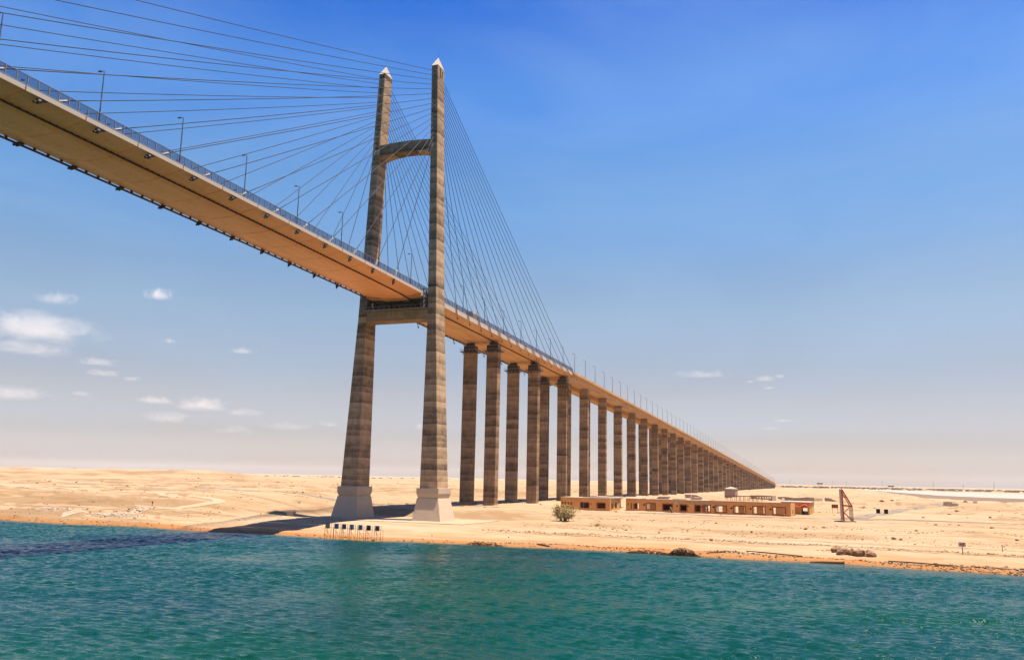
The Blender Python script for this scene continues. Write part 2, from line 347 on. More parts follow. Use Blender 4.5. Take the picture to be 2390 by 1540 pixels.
def ground_h(x, y):
    x = np.asarray(x, float); y = np.asarray(y, float)
    wob = 3.5*fbm(x/26, y/60, 31, 3)                                  # scarps wander
    t0 = y - shore(x); t = t0 + np.clip(t0/25, 0, 1)*wob
    right = np.interp(t, [-60, -12, 0, 2.0, 2.7, 12, 27, 29.5, 34, 43, 46, 53, 62, 68, 84, 90, 150, 800, 3000],
                      [-9, -4.5, -1.85, -1.5, -1.15, -.9, -.55, -.30, -.15, -.05, .05, 1.0, 1.05, 1.15, 2.15, 2.3, 2.4, 2.2, 3.2])
    left = np.interp(t, [-60, -12, 0, 1.2, 2.2, 8, 17, 22, 32, 38, 46, 60, 100, 170, 240, 800, 3000],
                     [-9, -4.5, -1.85, -1.3, -.7, -.35, -.05, .7, 1.1, 2.6, 3.3, 3.9, 4.6, 5.3, 6.0, 4.5, 3.2])
    wl = sstep(-22, -62, x)
    h = right*(1-wl) + left*wl
    # terrace of the pylon, cut into the bank, with the pit wall behind it
    pl = sstep(-42, -26, x)*(1-sstep(30, 46, x))*sstep(-44, -26, y)
    wall = sstep(13, 27, y + 2.2*fbm(x/7, y/9, 77, 3))
    h = h*(1-pl) + pl*(0.18*(1-wall) + 2.9*wall - .25*(1-sstep(-40, -16, y)))
    # dune ridge on the left that reaches eye level
    ang = (x-129.2)/np.maximum(y+238.9, 1.0)
    rf = sstep(-.66, -.86, ang)
    rg = sstep(185, 268, y + 16*fbm(x/70, y/90, 3, 4))
    crest = 12.9 + .8*fbm(x/60, y/60, 9, 3)
    back = 1 - sstep(420, 1500, y)
    h = h + rf*rg*back*(crest-h)*(h > -3)
    h = h + 1.3*np.exp(-(((x+318)/9)**2 + ((y-262)/12)**2))*1.2
    # approach embankment beyond the abutment
    em = sstep(1815, 1835, y)*(1-sstep(2400, 3600, y))
    prof = np.clip((70.6-.0296*y-1.55e-6*(y-163)**2 + .3 - 3) - np.maximum(np.abs(x)-11, 0)/1.9, 0, 60)
    h = h + em*prof
    # relief
    dry = sstep(1.0, 8, t0)
    far = 1 + sstep(150, 500, np.hypot(x, y))*1.0
    flat_pl = 1 - .8*pl*(1-sstep(8, 14, y))
    h = h + dry*flat_pl*(.34*fbm(x/13, y/11, 41, 4)*far + .16*fbm(x/2.6, y/2.2, 52, 3))
    h = h + dry*.5*sstep(40, 300, y)*fbm(x/60, y/45, 61, 4)
    stp = fbm(x/42 + .3*fbm(x/9, y/9, 23, 2), y/26, 83, 4)
    msk = dry*np.clip(sstep(-34, -75, x) + sstep(120, 260, y), 0, 1)*(1-sstep(900, 2500, y))*(1-pl)
    h = h + msk*(.75*sstep(.00, .07, stp) + .55*sstep(.16, .23, stp) + .6*sstep(-.24, -.17, stp))
    sm = sstep(204, 214, x + 5*fbm(x/25, y/60, 13, 3))*sstep(-6, 14, y - np.interp(x, [204, 220, 252, 300, 520, 1500], [500, 445, 430, 402, 328, 198]) + 10*fbm(x/40, y/30, 15, 3))*(1-sstep(2400, 3200, y))
    h = h*(1-sm) + 2.15*sm
    # spoil heaps
    for hx, hy, hr, hz in ((110, -52, 9, .6), (186, 92, 14, 1.6), (178, 150, 12, 1.6), (70, 6, 10, .7), (-54, -16, 7, .5), (165, 10, 10, .8), (-140, 120, 14, 1.2)):
        h = h + hz*np.exp(-((x-hx)**2 + (y-hy)**2)/(hr*hr)*2)*(1+.6*fbm(x/3, y/3, 71, 3))
    return h
def gh(x, y): return float(ground_h(np.array([x]), np.array([y]))[0])
def spaced(a, b, step, lo, hi, grow):
    c = list(np.arange(a, b+1e-6, step)); s = step
    while c[-1] < hi: s *= grow; c.append(c[-1]+s)
    s = step
    while c[0] > lo: s *= grow; c.insert(0, c[0]-s)
    return np.array(c)
gx = spaced(-125, 215, 0.9, -15000, 15000, 1.026); gy = spaced(-64, 130, 0.7, -66, 15000, 1.022)
GX, GY = np.meshgrid(gx, gy); GZ = ground_h(GX, GY)
tag(grid_mesh('ground', GX, GY, GZ, MT['sand']), kind='structure')
def on_mesh(x, y):
    x = np.asarray(x, float); y = np.asarray(y, float)
    i = np.clip(np.searchsorted(gx, x)-1, 0, len(gx)-2); j = np.clip(np.searchsorted(gy, y)-1, 0, len(gy)-2)
    fx = np.clip((x-gx[i])/(gx[i+1]-gx[i]), 0, 1); fy = np.clip((y-gy[j])/(gy[j+1]-gy[j]), 0, 1)
    return (GZ[j, i]*(1-fx)+GZ[j, i+1]*fx)*(1-fy) + (GZ[j+1, i]*(1-fx)+GZ[j+1, i+1]*fx)*fy
def gh(x, y): return float(on_mesh([x], [y])[0])

# water with real waves
wx = spaced(-118, 222, 0.38, -14000, 14000, 1.09); wy = spaced(-182, -46, 0.27, -4000, -40, 1.08)
WX, WY = np.meshgrid(wx, wy); WZ = np.zeros_like(WX); DX = np.zeros_like(WX); DY = np.zeros_like(WX)
wr = np.random.RandomState(3)
for k in range(60):
    lam = .60*(2.2/.60)**(wr.rand()**1.05); th = math.radians(-97 + wr.randn()*17); kk = 2*math.pi/lam
    a = 0.062*lam**.92/ (2*math.pi) * (0.7+.6*wr.rand()); ph = wr.rand()*2*math.pi
    arg = kk*(WX*math.cos(th)+WY*math.sin(th)) + ph
    s_, c_ = np.sin(arg), np.cos(arg); WZ += a*s_; DX += .8*a*math.cos(th)*c_; DY += .8*a*math.sin(th)*c_
gust = .78 + .75*fbm(WX/38, WY/22, 91, 3) + .35*fbm(WX/9, WY/6, 95, 2)
fade = sstep(-200, -110, WX)*(1-sstep(225, 300, WX))*sstep(-240, -185, WY)*np.clip((shore(WX)-WY)/5, .15, 1)
WZ *= np.clip(gust, .25, 1.6)*fade; DX *= fade; DY *= fade
wat = tag(grid_mesh('canal_water', WX+DX, WY+DY, WATER+WZ, MT['water']), kind='structure')
at = wat.data.attributes.new('shallow', 'FLOAT', 'POINT')
at.data.foreach_set('value', (np.clip(1-(shore(WX)-WY)/(6.5+7*sstep(60, 150, WX)+5*fbm(WX/12, WY/6, 19, 3)), 0, 1)**1.5*.85).ravel().astype(np.float32))

def drape(name, pts, width, m, off=.09, step=.8, kind='structure'):
    P = [Vector((a, b, 0)) for a, b in pts]; out = []
    for a, b in zip(P[:-1], P[1:]):
        n = max(1, int((b-a).length/step))
        out += [a.lerp(b, i/n) for i in range(n)]
    out.append(P[-1])
    for _ in range(6): out = [out[0]] + [(out[i-1]+out[i]*2+out[i+1])/4 for i in range(1, len(out)-1)] + [out[-1]]
    mb = MB(); vs = []; n = 9
    for i, q in enumerate(out):
        t = (out[min(i+1, len(out)-1)] - out[max(i-1, 0)]).normalized(); e = Vector((t.y, -t.x, 0))
        w = width*(1+.12*mnoise.noise(q*.08))
        for j in range(n):
            r = q + e*w*(j/(n-1)-.5); vs.append((r.x, r.y))
    va = np.array(vs); vs = np.column_stack([va, on_mesh(va[:, 0], va[:, 1]) + off]).tolist()
    fs = [(i*n+j, i*n+j+1, (i+1)*n+j+1, (i+1)*n+j) for i in range(len(out)-1) for j in range(n-1)]
    mb.add(vs, fs); o = mb.build(name, m); o['kind'] = kind; return o
drape('asphalt_road', [(-330, 60), (-256.3, 67.7), (-233.5, 86.5), (-201.1, 97.4), (-140.6, 75.5), (-82.8, 46.6), (-54, 39.8), (-20, 44), (14, 56)], 4.5, MT['road'])
drape('sand_track', [(-300, 45), (-225, 43), (-189, 40), (-129, 18), (-76, -5), (-61, -7.5), (-57, -12), (-66, -22), (-72, -37), (-84, -48)], 4.0, MT['track'])
drape('service_road', [(60, 62), (104.5, 58.7), (118.6, 63), (131.4, 67), (147.3, 74), (185.3, 70), (260, 72)], 4.0, MT['road'])
drape('service_road', [(136, 73), (138.7, 89.6), (143.4, 113.3), (149.4, 137.8), (158.8, 194.4), (170.4, 247.4), (191.1, 325), (215, 420)], 6.0, MT['road'])

MT['rut'] = m_flat('dark_sand_rut', [(.3, (.19, .118, .062)), (.7, (.25, .165, .092))], .2, .2)  # ruts are thin strips of darker sand
for pts in ([(44, -30), (70, -27), (95, -31), (120, -28), (150, -33), (190, -36)], [(38, -18), (60, -8), (85, -15), (112, -16), (140, -19), (175, -22)],
            [(30, 30), (60, 30), (90, 40), (118, 33), (150, 46), (200, 40)], [(-40, -24), (-66, -30), (-100, -16), (-150, 4), (-210, 22)], [(-30, 6), (-60, 12), (-110, 34), (-180, 66)]):
    for o_ in (-.85, .85): drape('tyre_rut', [(a_, b_+o_) for a_, b_ in pts], .32, MT['rut'], off=.05, step=1.2)
def sheet(name, near, far, m, off, nseg=60):
    def res(pl):
        a = np.array(pl, float); d = np.concatenate([[0], np.cumsum(np.hypot(*np.diff(a, axis=0).T))]); t = np.linspace(0, d[-1], nseg)
        return np.stack([np.interp(t, d, a[:, 0]), np.interp(t, d, a[:, 1])], -1)
    A, B = res(near), res(far); K = 14; rows = []
    for k in range(K):
        f = k/(K-1); R = A*(1-f)+B*f
        wob = 6*fbm(R[:, 0]/30, R[:, 1]/90, 7, 3)*(1 if k in (0, K-1) else 0)
        x, y = R[:, 0]+wob, R[:, 1]+wob*2
        rows.append(np.stack([x, y, np.full_like(x, 2.12+off)], -1))
    R = np.stack(rows); o = grid_mesh(name, R[..., 0], R[..., 1], R[..., 2], m); o['kind'] = 'structure'; return o
sheet('mud_flat', [(204, 2288), (209, 1205), (210, 822), (204, 503), (220, 447), (252, 433), (300, 404), (520, 330), (1500, 200)],
      [(206, 2290), (237, 1339), (260, 962), (292, 857), (323, 819), (388, 754), (560, 700), (900, 640), (2500, 560)], MT['mud'], .25)
sheet('salt_flat', [(206, 2290), (237, 1339), (260, 962), (292, 857), (323, 819), (388, 754), (560, 700), (900, 640), (2500, 560)],
      [(187, 2712), (240, 2450), (300, 2265), (371, 1976), (497, 1763), (625, 1659), (1000, 1500), (1800, 1400), (4000, 1300)], MT['salt'], .32)

# ------------------------------------------------------------------ the bridge
def dz(u):
    z = 70.596 - .0296*u
    if u < 0: z -= 6.2e-5*u*u
    if u > 163: z -= 1.55e-6*(u-163)**2
    return z
MAIN_U = [-(22.962+11.9335*k) for k in range(16)]          # deck anchorages over the canal
SIDE_U = [163.418-10.1936*(15-k) for k in range(16)]       # deck anchorages over land
PYL_Z = [123.2+1.66*k for k in range(16)]
def leg_in_out(z):
    if z < 64: f = (z-10)/54; return 10.95+.2*f, 17.05-2.85*f, 3.8-.6*f
    f = (z-64)/86.2; return 11.15-2.25*f, 14.2-3.0*f, 3.2-.68*f

pyl = thing('bridge_pylon', 'tall twin-legged concrete pylon with arched cross beam and white pyramid tips', 'pylon', (0, 0, .3))
def chamfer_rect(x0, x1, y0, y1, z, c):
    return [(x0+c, y0, z), (x1-c, y0, z), (x1, y0+c, z), (x1, y1-c, z), (x1-c, y1, z), (x0+c, y1, z), (x0, y1-c, z), (x0, y0+c, z)]
for sg in (1, -1):
    rings = []
    for z in [9.9, 20, 30, 40, 52, 64, 70, 85, 100, 115, 130, 142, 150.2]:
        i, o, a = leg_in_out(z); x0, x1 = sorted((sg*i, sg*o)); rings.append(chamfer_rect(x0, x1, -a, a, z, .14))
    leg = MB().loft(rings).build('leg', MT['concrete'], pyl)
    i, o, a = leg_in_out(150.2); x0, x1 = sorted((sg*i, sg*o)); cx = sg*10.05
    mb = MB(); mb.add([(x0-.06, -a-.06, 150.2), (x1+.06, -a-.06, 150.2), (x1+.06, a+.06, 150.2), (x0-.06, a+.06, 150.2), (cx, 0, 154.15)],
                      [(0, 1, 4), (1, 2, 4), (2, 3, 4), (3, 0, 4), (3, 2, 1, 0)])
    cap = mb.build('pyramid_cap', MT['cap'], pyl)
    MB().tube([(cx, 0, 154.0), (cx, 0, 157.2)], .035, 5).build('lightning_rod', MT['steel_dark'], cap)
    ped = MB()
    def sec(i, o, a, z):
        x0, x1 = sorted((sg*i, sg*o)); return chamfer_rect(x0, x1, -a, a, z, .05)
    ped.loft([sec(9.5, 19.1, 5.45, .3), sec(10.42, 17.62, 4.3, 7.05)])
    pb = ped.build('pedestal', MT['pedestal'], pyl)
    MB().loft([sec(10.75, 17.3, 4.05, 7.053), sec(10.62, 17.42, 4.2, 7.25), sec(10.3, 17.74, 4.58, 8.4), sec(10.3, 17.74, 4.58, 10.0)]).build('pedestal_collar', MT['pedestal'], pyl)
    for z in PYL_Z:                                        # sockets where the stays enter the leg
        i, o, a = leg_in_out(z); x = sg*(i+o)/2
        for s in (-1, 1):
            MB().tube([(x, s*(a-.3), z), (x, s*(a+.22), z-.1)], .30, 8).build('cable_socket', MT['steel_dark'], leg)
    # dark blocks under the tip, outer face; shade of openings painted in
    i, o, a = leg_in_out(147.6)
    for yy, z0, z1 in ((-.55, 146.3, 149.6), (.85, 146.6, 149.0)):
        x1 = sg*(o+.05)
        MB().box(min(x1, x1-sg*.4), max(x1, x1-sg*.4), yy-.28, yy+.28, z0, z1).build('opening_shade_block', MT['dark'], leg)
xb = MB(); xb.box(-11.4, 11.4, -3.0, 3.0, 63.0, 66.9); xb.build('cross_beam', MT['concrete'], pyl)
ab = MB(); n = 24; ring = []
for k in range(n+1):
    f = k/n*2-1; x = 10.6*f; zt = 124.35-.55*f*f; zb = 120.85-1.6*f*f-.55*f**8
    ring.append((x, zt, zb))
vs = []; fs = []
for x, zt, zb in ring: vs += [(x, -2.5, zt), (x, 2.5, zt), (x, 2.5, zb), (x, -2.5, zb)]
for k in range(n):
    for i in range(4): fs.append((k*4+i, k*4+(i+1) % 4, k*4+4+(i+1) % 4, k*4+4+i))
ab.add(vs, fs).build('arch_beam', MT['concrete'], pyl)
for x in (-9.0, -4.2, 4.2, 9.0):                           # bearings in the gap above the cross beam
    MB().box(x-.7, x+.7, -1.6, 1.6, 66.9, dz(0)-1.3).build('deck_bearing', MT['steel_dark'], pyl)
MB().box(-10.3, 10.3, -.9, 1.4, 66.903, dz(0)-1.36).build('gap_shade_block', MT['steel_dark'], pyl)  # added dark block, stands in for the shade in the gap
gy_ = MB()
for x in np.arange(-11.5, 10.6, 1.9):
    gy_.bar((x, -4.6, 66.4), (x+1.9, -4.6, 66.4), .10); gy_.bar((x, -4.6, 66.4), (x, -4.6, 67.5), .07); gy_.bar((x, -4.6, 67.5), (x+1.9, -4.6, 67.5), .06)
    gy_.bar((x, -3.0, 66.2), (x, -4.6, 66.4), .10); gy_.bar((x, -3.0, 65.2), (x, -4.5, 66.35), .07)
gy_.box(-11.5, 10.6, -4.55, -3.02, 66.30, 66.36)
gy_.build('inspection_walkway', MT['steel_grey'], pyl)
st_ = MB()
for k in range(4):
    z = 66.4+k*1.55; st_.bar((10.4, -4.9, z), (10.4, -3.4, z+1.5), .09); st_.bar((9.6, -4.9, z), (9.6, -3.4, z+1.5), .09)
    st_.box(9.5, 10.5, -5.0, -3.3, z+1.5, z+1.55)
    for x in (9.5, 10.5):
        for y in (-5.0, -3.3): st_.bar((x, y, z), (x, y, z+1.55), .06)
st_.build('stair_tower', MT['steel_grey'], pyl)
plat = MB().box(-25, 31, -15.5, 13, -2.2, .3)
plat = plat.build('foundation_slab', m_plaster('dusty_slab', (.26, .185, .115), (.33, .245, .16), (.22, .15, .09))); tag(plat, 'flat pale concrete slab under the two pylon pedestals', 'slab')

# cable-stayed deck: cream girder segments with open joints
deck = thing('cable_stayed_deck', 'long cream box-girder deck hung from stay cables over the canal', 'bridge deck', (0, 0, dz(0)))
PROF = [(-10.1, .8), (10.1, .8), (10.1, 0.0), (9.9, -.05), (4.8, -.78), (3.4, -1.35), (-3.4, -1.35), (-4.8, -.78), (-9.9, -.05), (-10.1, 0.0)]
PROF2 = [(-10.1, .8), (10.1, .8), (10.1, -.72), (9.7, -.78), (4.8, -1.05), (3.6, -1.5), (-3.6, -1.5), (-4.8, -1.05), (-9.7, -.78), (-10.1, -.72)]
def segment(u0, u1, prof, name, m, parent):
    nn = max(1, int(abs(u1-u0)/4)); us = [u0+(u1-u0)*k/nn for k in range(nn+1)]
    mb = MB(); N = len(prof); vs = []; 
    for u in us: vs += [(x, u, dz(u)+z) for x, z in prof]
    fs = []; mi = []
    for k in range(nn):
        for i in range(N):
            j = (i+1) % N; fs.append((k*N+i, k*N+j, (k+1)*N+j, (k+1)*N+i)); mi.append(2 if i == 0 else (1 if i in (1, 9) else 0))
    fs.append(tuple(range(N-1, -1, -1))); mi.append(0); fs.append(tuple(nn*N+i for i in range(N))); mi.append(0)
    mb.add(vs, fs); mb.m = mi
    return mb.build(name, m, parent)
edges = [163.3] + [163.418-10.1936*k-5 for k in range(15)] + [5.2, -6.0]
for a, b in zip(edges[:-1], edges[1:]):
    segment(b+.03, a-.03, PROF2, 'side_span_segment', [MT['soffit'], MT['fascia'], MT['asphalt']], deck)
e2 = [-6.06] + [u-5.97 for u in MAIN_U] + [-(22.962+11.9335*k)-5.97 for k in range(16, 32)]
for a, b in zip(e2[:-1], e2[1:]):
    segment(b+.10, a-.10, PROF, 'girder_segment', [MT['deck'], MT['fascia'], MT['asphalt']], deck)
# inspection rails along the underside
for x, drop, lo, hi, nm in ((4.8, .0, -400, 160, 'inspection_rail'), (-9.5, .42, -400, 160, 'inspection_rail')):
    r = MB(); us = np.arange(lo, hi, 6.0)
    zoff = (-.95 if drop == 0 else -.25-drop)
    for a in us:
        pz = lambda u: dz(u) + zoff + (-.30 if u > -6 and drop == 0 else (-.55 if u > -6 else 0))
        r.bar((x, a, pz(a)), (x, a+6.0, pz(a+6)), .30, .22 if drop == 0 else .34)
        for q in ((0, 1.5, 3.0, 4.5) if drop == 0 else (0, 3.0)):
            u = a+q; zz_ = pz(u); r.bar((x, u, zz_), (x, u, zz_+.30+drop*.8), .34 if drop == 0 else .26, .5)
    r.build(nm, MT['rust'] if drop == 0 else MT['steel_dark'], deck)

# railing with wind screens on the edge towards the viewer, plain rail on the far edge
rail = MB()
def rail_run(mb, x, lo, hi):
    us = np.arange(lo, hi+.1, 4.0)
    for a, b in zip(us[:-1], us[1:]):
        mb.bar((x, a, dz(a)+2.68), (x, b, dz(b)+2.68), .09); mb.bar((x, a, dz(a)+.98), (x, b, dz(b)+.98), .10, .16)
rail_run(rail, 10.0, -220, 164)
railing = rail.build('railing', MT['steel_grey'], deck)
pm = MB(); pm.bar((0, 0, .8), (0, 0, 2.7), .16, .10); po = pm.build('post', MT['bracket']); pmesh = po.data
bpy.data.objects.remove(po)
for k in range(192):
    u = -220+2.0*k; inst(pmesh, 'post', (10.0, u, dz(u)), railing)
for k in range(192):
    u0 = -220+2.0*k+.08; u1 = u0+1.84
    q = MB(); q.box(9.985, 10.005, u0, u1, 0, 1)
    q.v = [(x, y, dz(y)+(1.04 if z < .5 else 2.63)) for x, y, z in q.v]
    q.build('pane', MT['screen'], railing)
fr = MB(); rail_run(fr, -10.0, -220, 164)
for k in range(96): u = -220+4.0*k; fr.bar((-10, u, dz(u)+.8), (-10, u, dz(u)+2.7), .14, .1)
fr.build('railing', MT['steel_grey'], deck)

# stays
def cable_path(a, b, sag, n=14):
    a, b = Vector(a), Vector(b)
    return [a.lerp(b, k/n) - Vector((0, 0, sag*4*(k/n)*(1-k/n))) for k in range(n+1)]
for sg, side in ((1, 'near'), (-1, 'far')):
    for span, US in (('canal', MAIN_U), ('land', SIDE_U)):
        for k in range(16):
            u = US[k] if span == 'canal' else SIDE_U[k]
            z = PYL_Z[k]; i, o, a = leg_in_out(z); top = Vector((sg*(i+o)/2, -a if span == 'canal' else a, z))
            xa = sg*(9.75 if span == 'canal' else 10.33); bot = Vector((xa, u, dz(u)+.9))
            d = (top-bot).normalized(); L = (top-bot).length
            where = 'over the canal' if span == 'canal' else 'over the land'
            t = thing('stay_cable', f'{ordw(16-k)} stay cable from the top of the {side} pylon leg, {where}', 'cable', tuple(bot), 'stay cables of the bridge')
            MB().tube(cable_path(bot + d*1.2, top, L*L/52000), .09, 5).build('strand', MT['cable'], t, smooth=True)
            if span == 'canal':
                MB().tube([bot - d*.6, bot + d*1.6, bot + d*1.65, bot + d*2.2], .27, 8).build('anchor_tube', MT['tube'], t, smooth=False)
                s = (bot.z - (dz(u)-.35))/d.z; foot = bot - d*s
                mb = MB(); mb.tube([foot + d*1.2, foot - d*.3], .28, 8); mb.tube([foot - d*.25, foot - d*.85], .45, 8); mb.tube([foot - d*.85, foot - d*1.5], .24, 8)
                mb.build('anchor_head', MT['steel_dark'], t)
            else:
                s = 3.0/d.z
                MB().tube([bot - d*s, bot + d*1.3], .17, 8).build('anchor_tube', MT['bracket'], t)
                MB().tube([bot - d*(s+.5), bot - d*s], .26, 8).build('anchor_head', MT['steel_dark'], t)

# viaduct spans inland
PIER_U = [69.29, 118.92, 163.42] + [163.42+39.4*k+.055*k*(k-1) for k in range(1, 41)]
via = thing('approach_viaduct_deck', 'long straight concrete viaduct deck sinking towards the desert horizon', 'viaduct', (0, 163.5, dz(163.5)))
VP = [(-10, .35), (-10, 1.5), (-9.75, 1.5), (-9.75, .8), (9.75, .8), (9.75, 1.5), (10, 1.5), (10, .35), (7.9, -.05), (7.5, -2.5), (2.5, -2.5), (2.2, .1),
      (-2.2, .1), (-2.5, -2.5), (-7.5, -2.5), (-7.9, -.05)]
ends = PIER_U[2:] + [1832.0]
for k, (a, b) in enumerate(zip(ends[:-1], ends[1:])):
    mb = MB(); N = len(VP); us = [a+.06+(0.2 if k == 0 else 0), (a+b)/2, b-.06]; vs = []; fs = []
    for u in us: vs += [(x, u, dz(u)+z) for x, z in VP]
    for q in range(2):
        for i in range(N): j = (i+1) % N; fs.append((q*N+i, q*N+j, (q+1)*N+j, (q+1)*N+i))
    for q in (0, 2): fs += [tuple(q*N+i for i in (7, 8, 15, 0, 3, 4)), tuple(q*N+i for i in (8, 9, 10, 11)), tuple(q*N+i for i in (12, 13, 14, 15))]
    mb.add(vs, fs); mb.build('span', MT['viaduct'], via)
ab_ = MB().box(-11, 11, 1826, 1834, 1.0, dz(1830)-2.6); tag(ab_.build('abutment', MT['pier']), 'squat concrete abutment where the viaduct meets its sand embankment', 'abutment')

for k, u in enumerate(PIER_U):
    g0 = min(gh(-5, u), gh(5, u))
    side = k < 3
    t = thing('bridge_pier', f'{ordw(k+1)} pair of brown concrete columns inland from the pylon', 'pier', (0, u, g0), 'pairs of columns carrying the bridge')
    top = (dz(u)-1.5-1.25) if side else dz(u)-2.52
    hw, hd = (2.42, 1.75) if side else (2.35, 1.35 if k > 3 else 1.4)
    for x in (-5.035, 5.035):
        c = MB().loft([chamfer_rect(x-hw, x+hw, u-hd, u+hd, z, .12) for z in (g0-1.5, g0+(top-g0)*.33, g0+(top-g0)*.66, top)]).build('column', MT['pier'], t)
        if side:
            MB().box(x-1.5, x+1.5, u-.9, u+.9, top+.02, dz(u)-1.5).build('bearing', MT['steel_dark'], t)
            p = MB(); e = 1.15; zp = top-2.6
            p.box(x-hw-e, x+hw+e, u-hd-e, u-hd-.02, zp, zp+.12); p.box(x-hw-e, x+hw+e, u+hd+.02, u+hd+e, zp, zp+.12)
            p.box(x-hw-e, x-hw-.02, u-hd-.02, u+hd+.02, zp, zp+.12); p.box(x+hw+.02, x+hw+e, u-hd-.02, u+hd+.02, zp, zp+.12)
            po = p.build('work_platform', MT['rust'], t)
            q = MB()
            cs = [(x-hw-e, u-hd-e), (x+hw+e, u-hd-e), (x+hw+e, u+hd+e), (x-hw-e, u+hd+e)]
            for (ax, ay), (bx, by) in zip(cs, cs[1:]+cs[:1]):
                for zz_ in (.6, 1.15): q.bar((ax, ay, zp+zz_), (bx, by, zp+zz_), .06)
                for f in np.linspace(0, 1, 6)[:-1]: q.bar((ax+(bx-ax)*f, ay+(by-ay)*f, zp), (ax+(bx-ax)*f, ay+(by-ay)*f, zp+1.15), .06)
                for f in (.25, .5, .75):
                    mx, my = ax+(bx-ax)*f, ay+(by-ay)*f
                    q.bar((mx, my, zp), (x+(mx-x)*.74, u+(my-u)*.66, zp-1.1), .10)
            q.build('guard_rail', MT['steel_grey'], po)
            MB().box(x-hw*.97, x+hw*.97, u-hd-.05, u-hd+.3, zp+.14, top-.2).build('painted_shade_slab', MT['steel_dark'], t)  # dark slab on the column, recess shade put into its colour
        if k == 2:
            MB().tube([(x+hw+.16, u+.2, g0), (x+hw+.16, u+.2, top)], .14, 6).build('drain_pipe', MT['steel_dark'], t)

# lamp posts
lm = MB(); lm.tube([(0, 0, .75), (0, 0, 6), (0, 0, 10.9)], .13, 6, r_end=.07); lp_pole = lm
def lamp_parts(sgn):
    a = MB(); a.tube([(0, 0, .75), (0, 0, 4), (0, 0, 10.95)], .15, 6, r_end=.085)
    b = MB(); b.tube([(0, 0, 10.9), (-.25*sgn, 0, 11.05), (-.75*sgn, 0, 11.1)], .06, 5)
    h = MB(); h.loft([[(-.6*sgn, -.14, 11.05), (-.6*sgn, .14, 11.05), (-.6*sgn, .14, 11.19), (-.6*sgn, -.14, 11.19)],
                      [(-1.0*sgn, -.22, 11.03), (-1.0*sgn, .22, 11.03), (-1.0*sgn, .22, 11.22), (-1.0*sgn, -.22, 11.22)],
                      [(-1.4*sgn, -.15, 11.05), (-1.4*sgn, .15, 11.05), (-1.4*sgn, .15, 11.15), (-1.4*sgn, -.15, 11.15)]])
    out = []
    for q, nm in ((a, 'pole'), (b, 'arm'), (h, 'lamp_head')):
        o = q.build(nm, MT['lamp']); out.append((nm, o.data)); bpy.data.objects.remove(o)
    return out
LPN, LPF = lamp_parts(1), lamp_parts(-1)
def lamp(u, x, parts, label, group):
    t = thing('street_lamp', label, 'lamp post', (x, u, dz(u)), group)
    for nm, me in parts: inst(me, nm, (x, u, dz(u)), t)
k = 0
for j in range(-4, 96):
    u = -133.0 + 20.15*j
    if u > 1815: break
    if abs(u) < 4: u += 3
    if u < 0:
        lab = f'{ordw(int(round(-u/20.15+.3)) or 1)} tall lamp post from the pylon along the deck over the canal'
    else:
        k += 1; lab = f'{ordw(k)} tall lamp post inland from the pylon on the near edge'
    lamp(u, 9.35, LPN, lab, 'lamp posts on the near edge of the bridge')
    if u < 165:
        lab = (f'{ordw(int(round(-u/20.15+.3)) or 1)} lamp post on the far deck edge, counted from the pylon over the canal' if u < 0 else
               f'{ordw(k)} lamp post on the far deck edge, inland from the pylon')
        lamp(u-2.0, -9.35, LPF, lab, 'lamp posts on the far edge of the bridge')

# ------------------------------------------------------------------ lorry on the deck
U0 = 44.0; zt = dz(U0)+.82
t = thing('lorry', 'beige box lorry whose top shows above the deck railing', 'truck', (6.6, U0, zt))
mb = MB(); mb.box(5.4, 7.8, U0-3.4, U0+1.6, zt+1.1, zt+3.9); mb.build('cargo_box', MT['white'], t)
mb = MB(); mb.loft([[(5.5, U0+1.9, zt+.6), (7.7, U0+1.9, zt+.6), (7.7, U0+1.9, zt+3.0), (5.5, U0+1.9, zt+3.0)],
                    [(5.5, U0+3.7, zt+.6), (7.7, U0+3.7, zt+.6), (7.7, U0+3.2, zt+2.9), (5.5, U0+3.2, zt+2.9)]]); mb.build('cab', MT['ochre2'], t)
MB().box(5.8, 7.4, U0-3.3, U0+3.5, zt+.75, zt+1.05).build('chassis', MT['steel_dark'], t)
for wy_ in (U0-2.4, U0+2.7):
    for wx_ in (5.45, 7.45): MB().tube([(wx_, wy_, zt+.5), (wx_+.32, wy_, zt+.5)], .5, 12).build('wheel', MT['dark'], t)

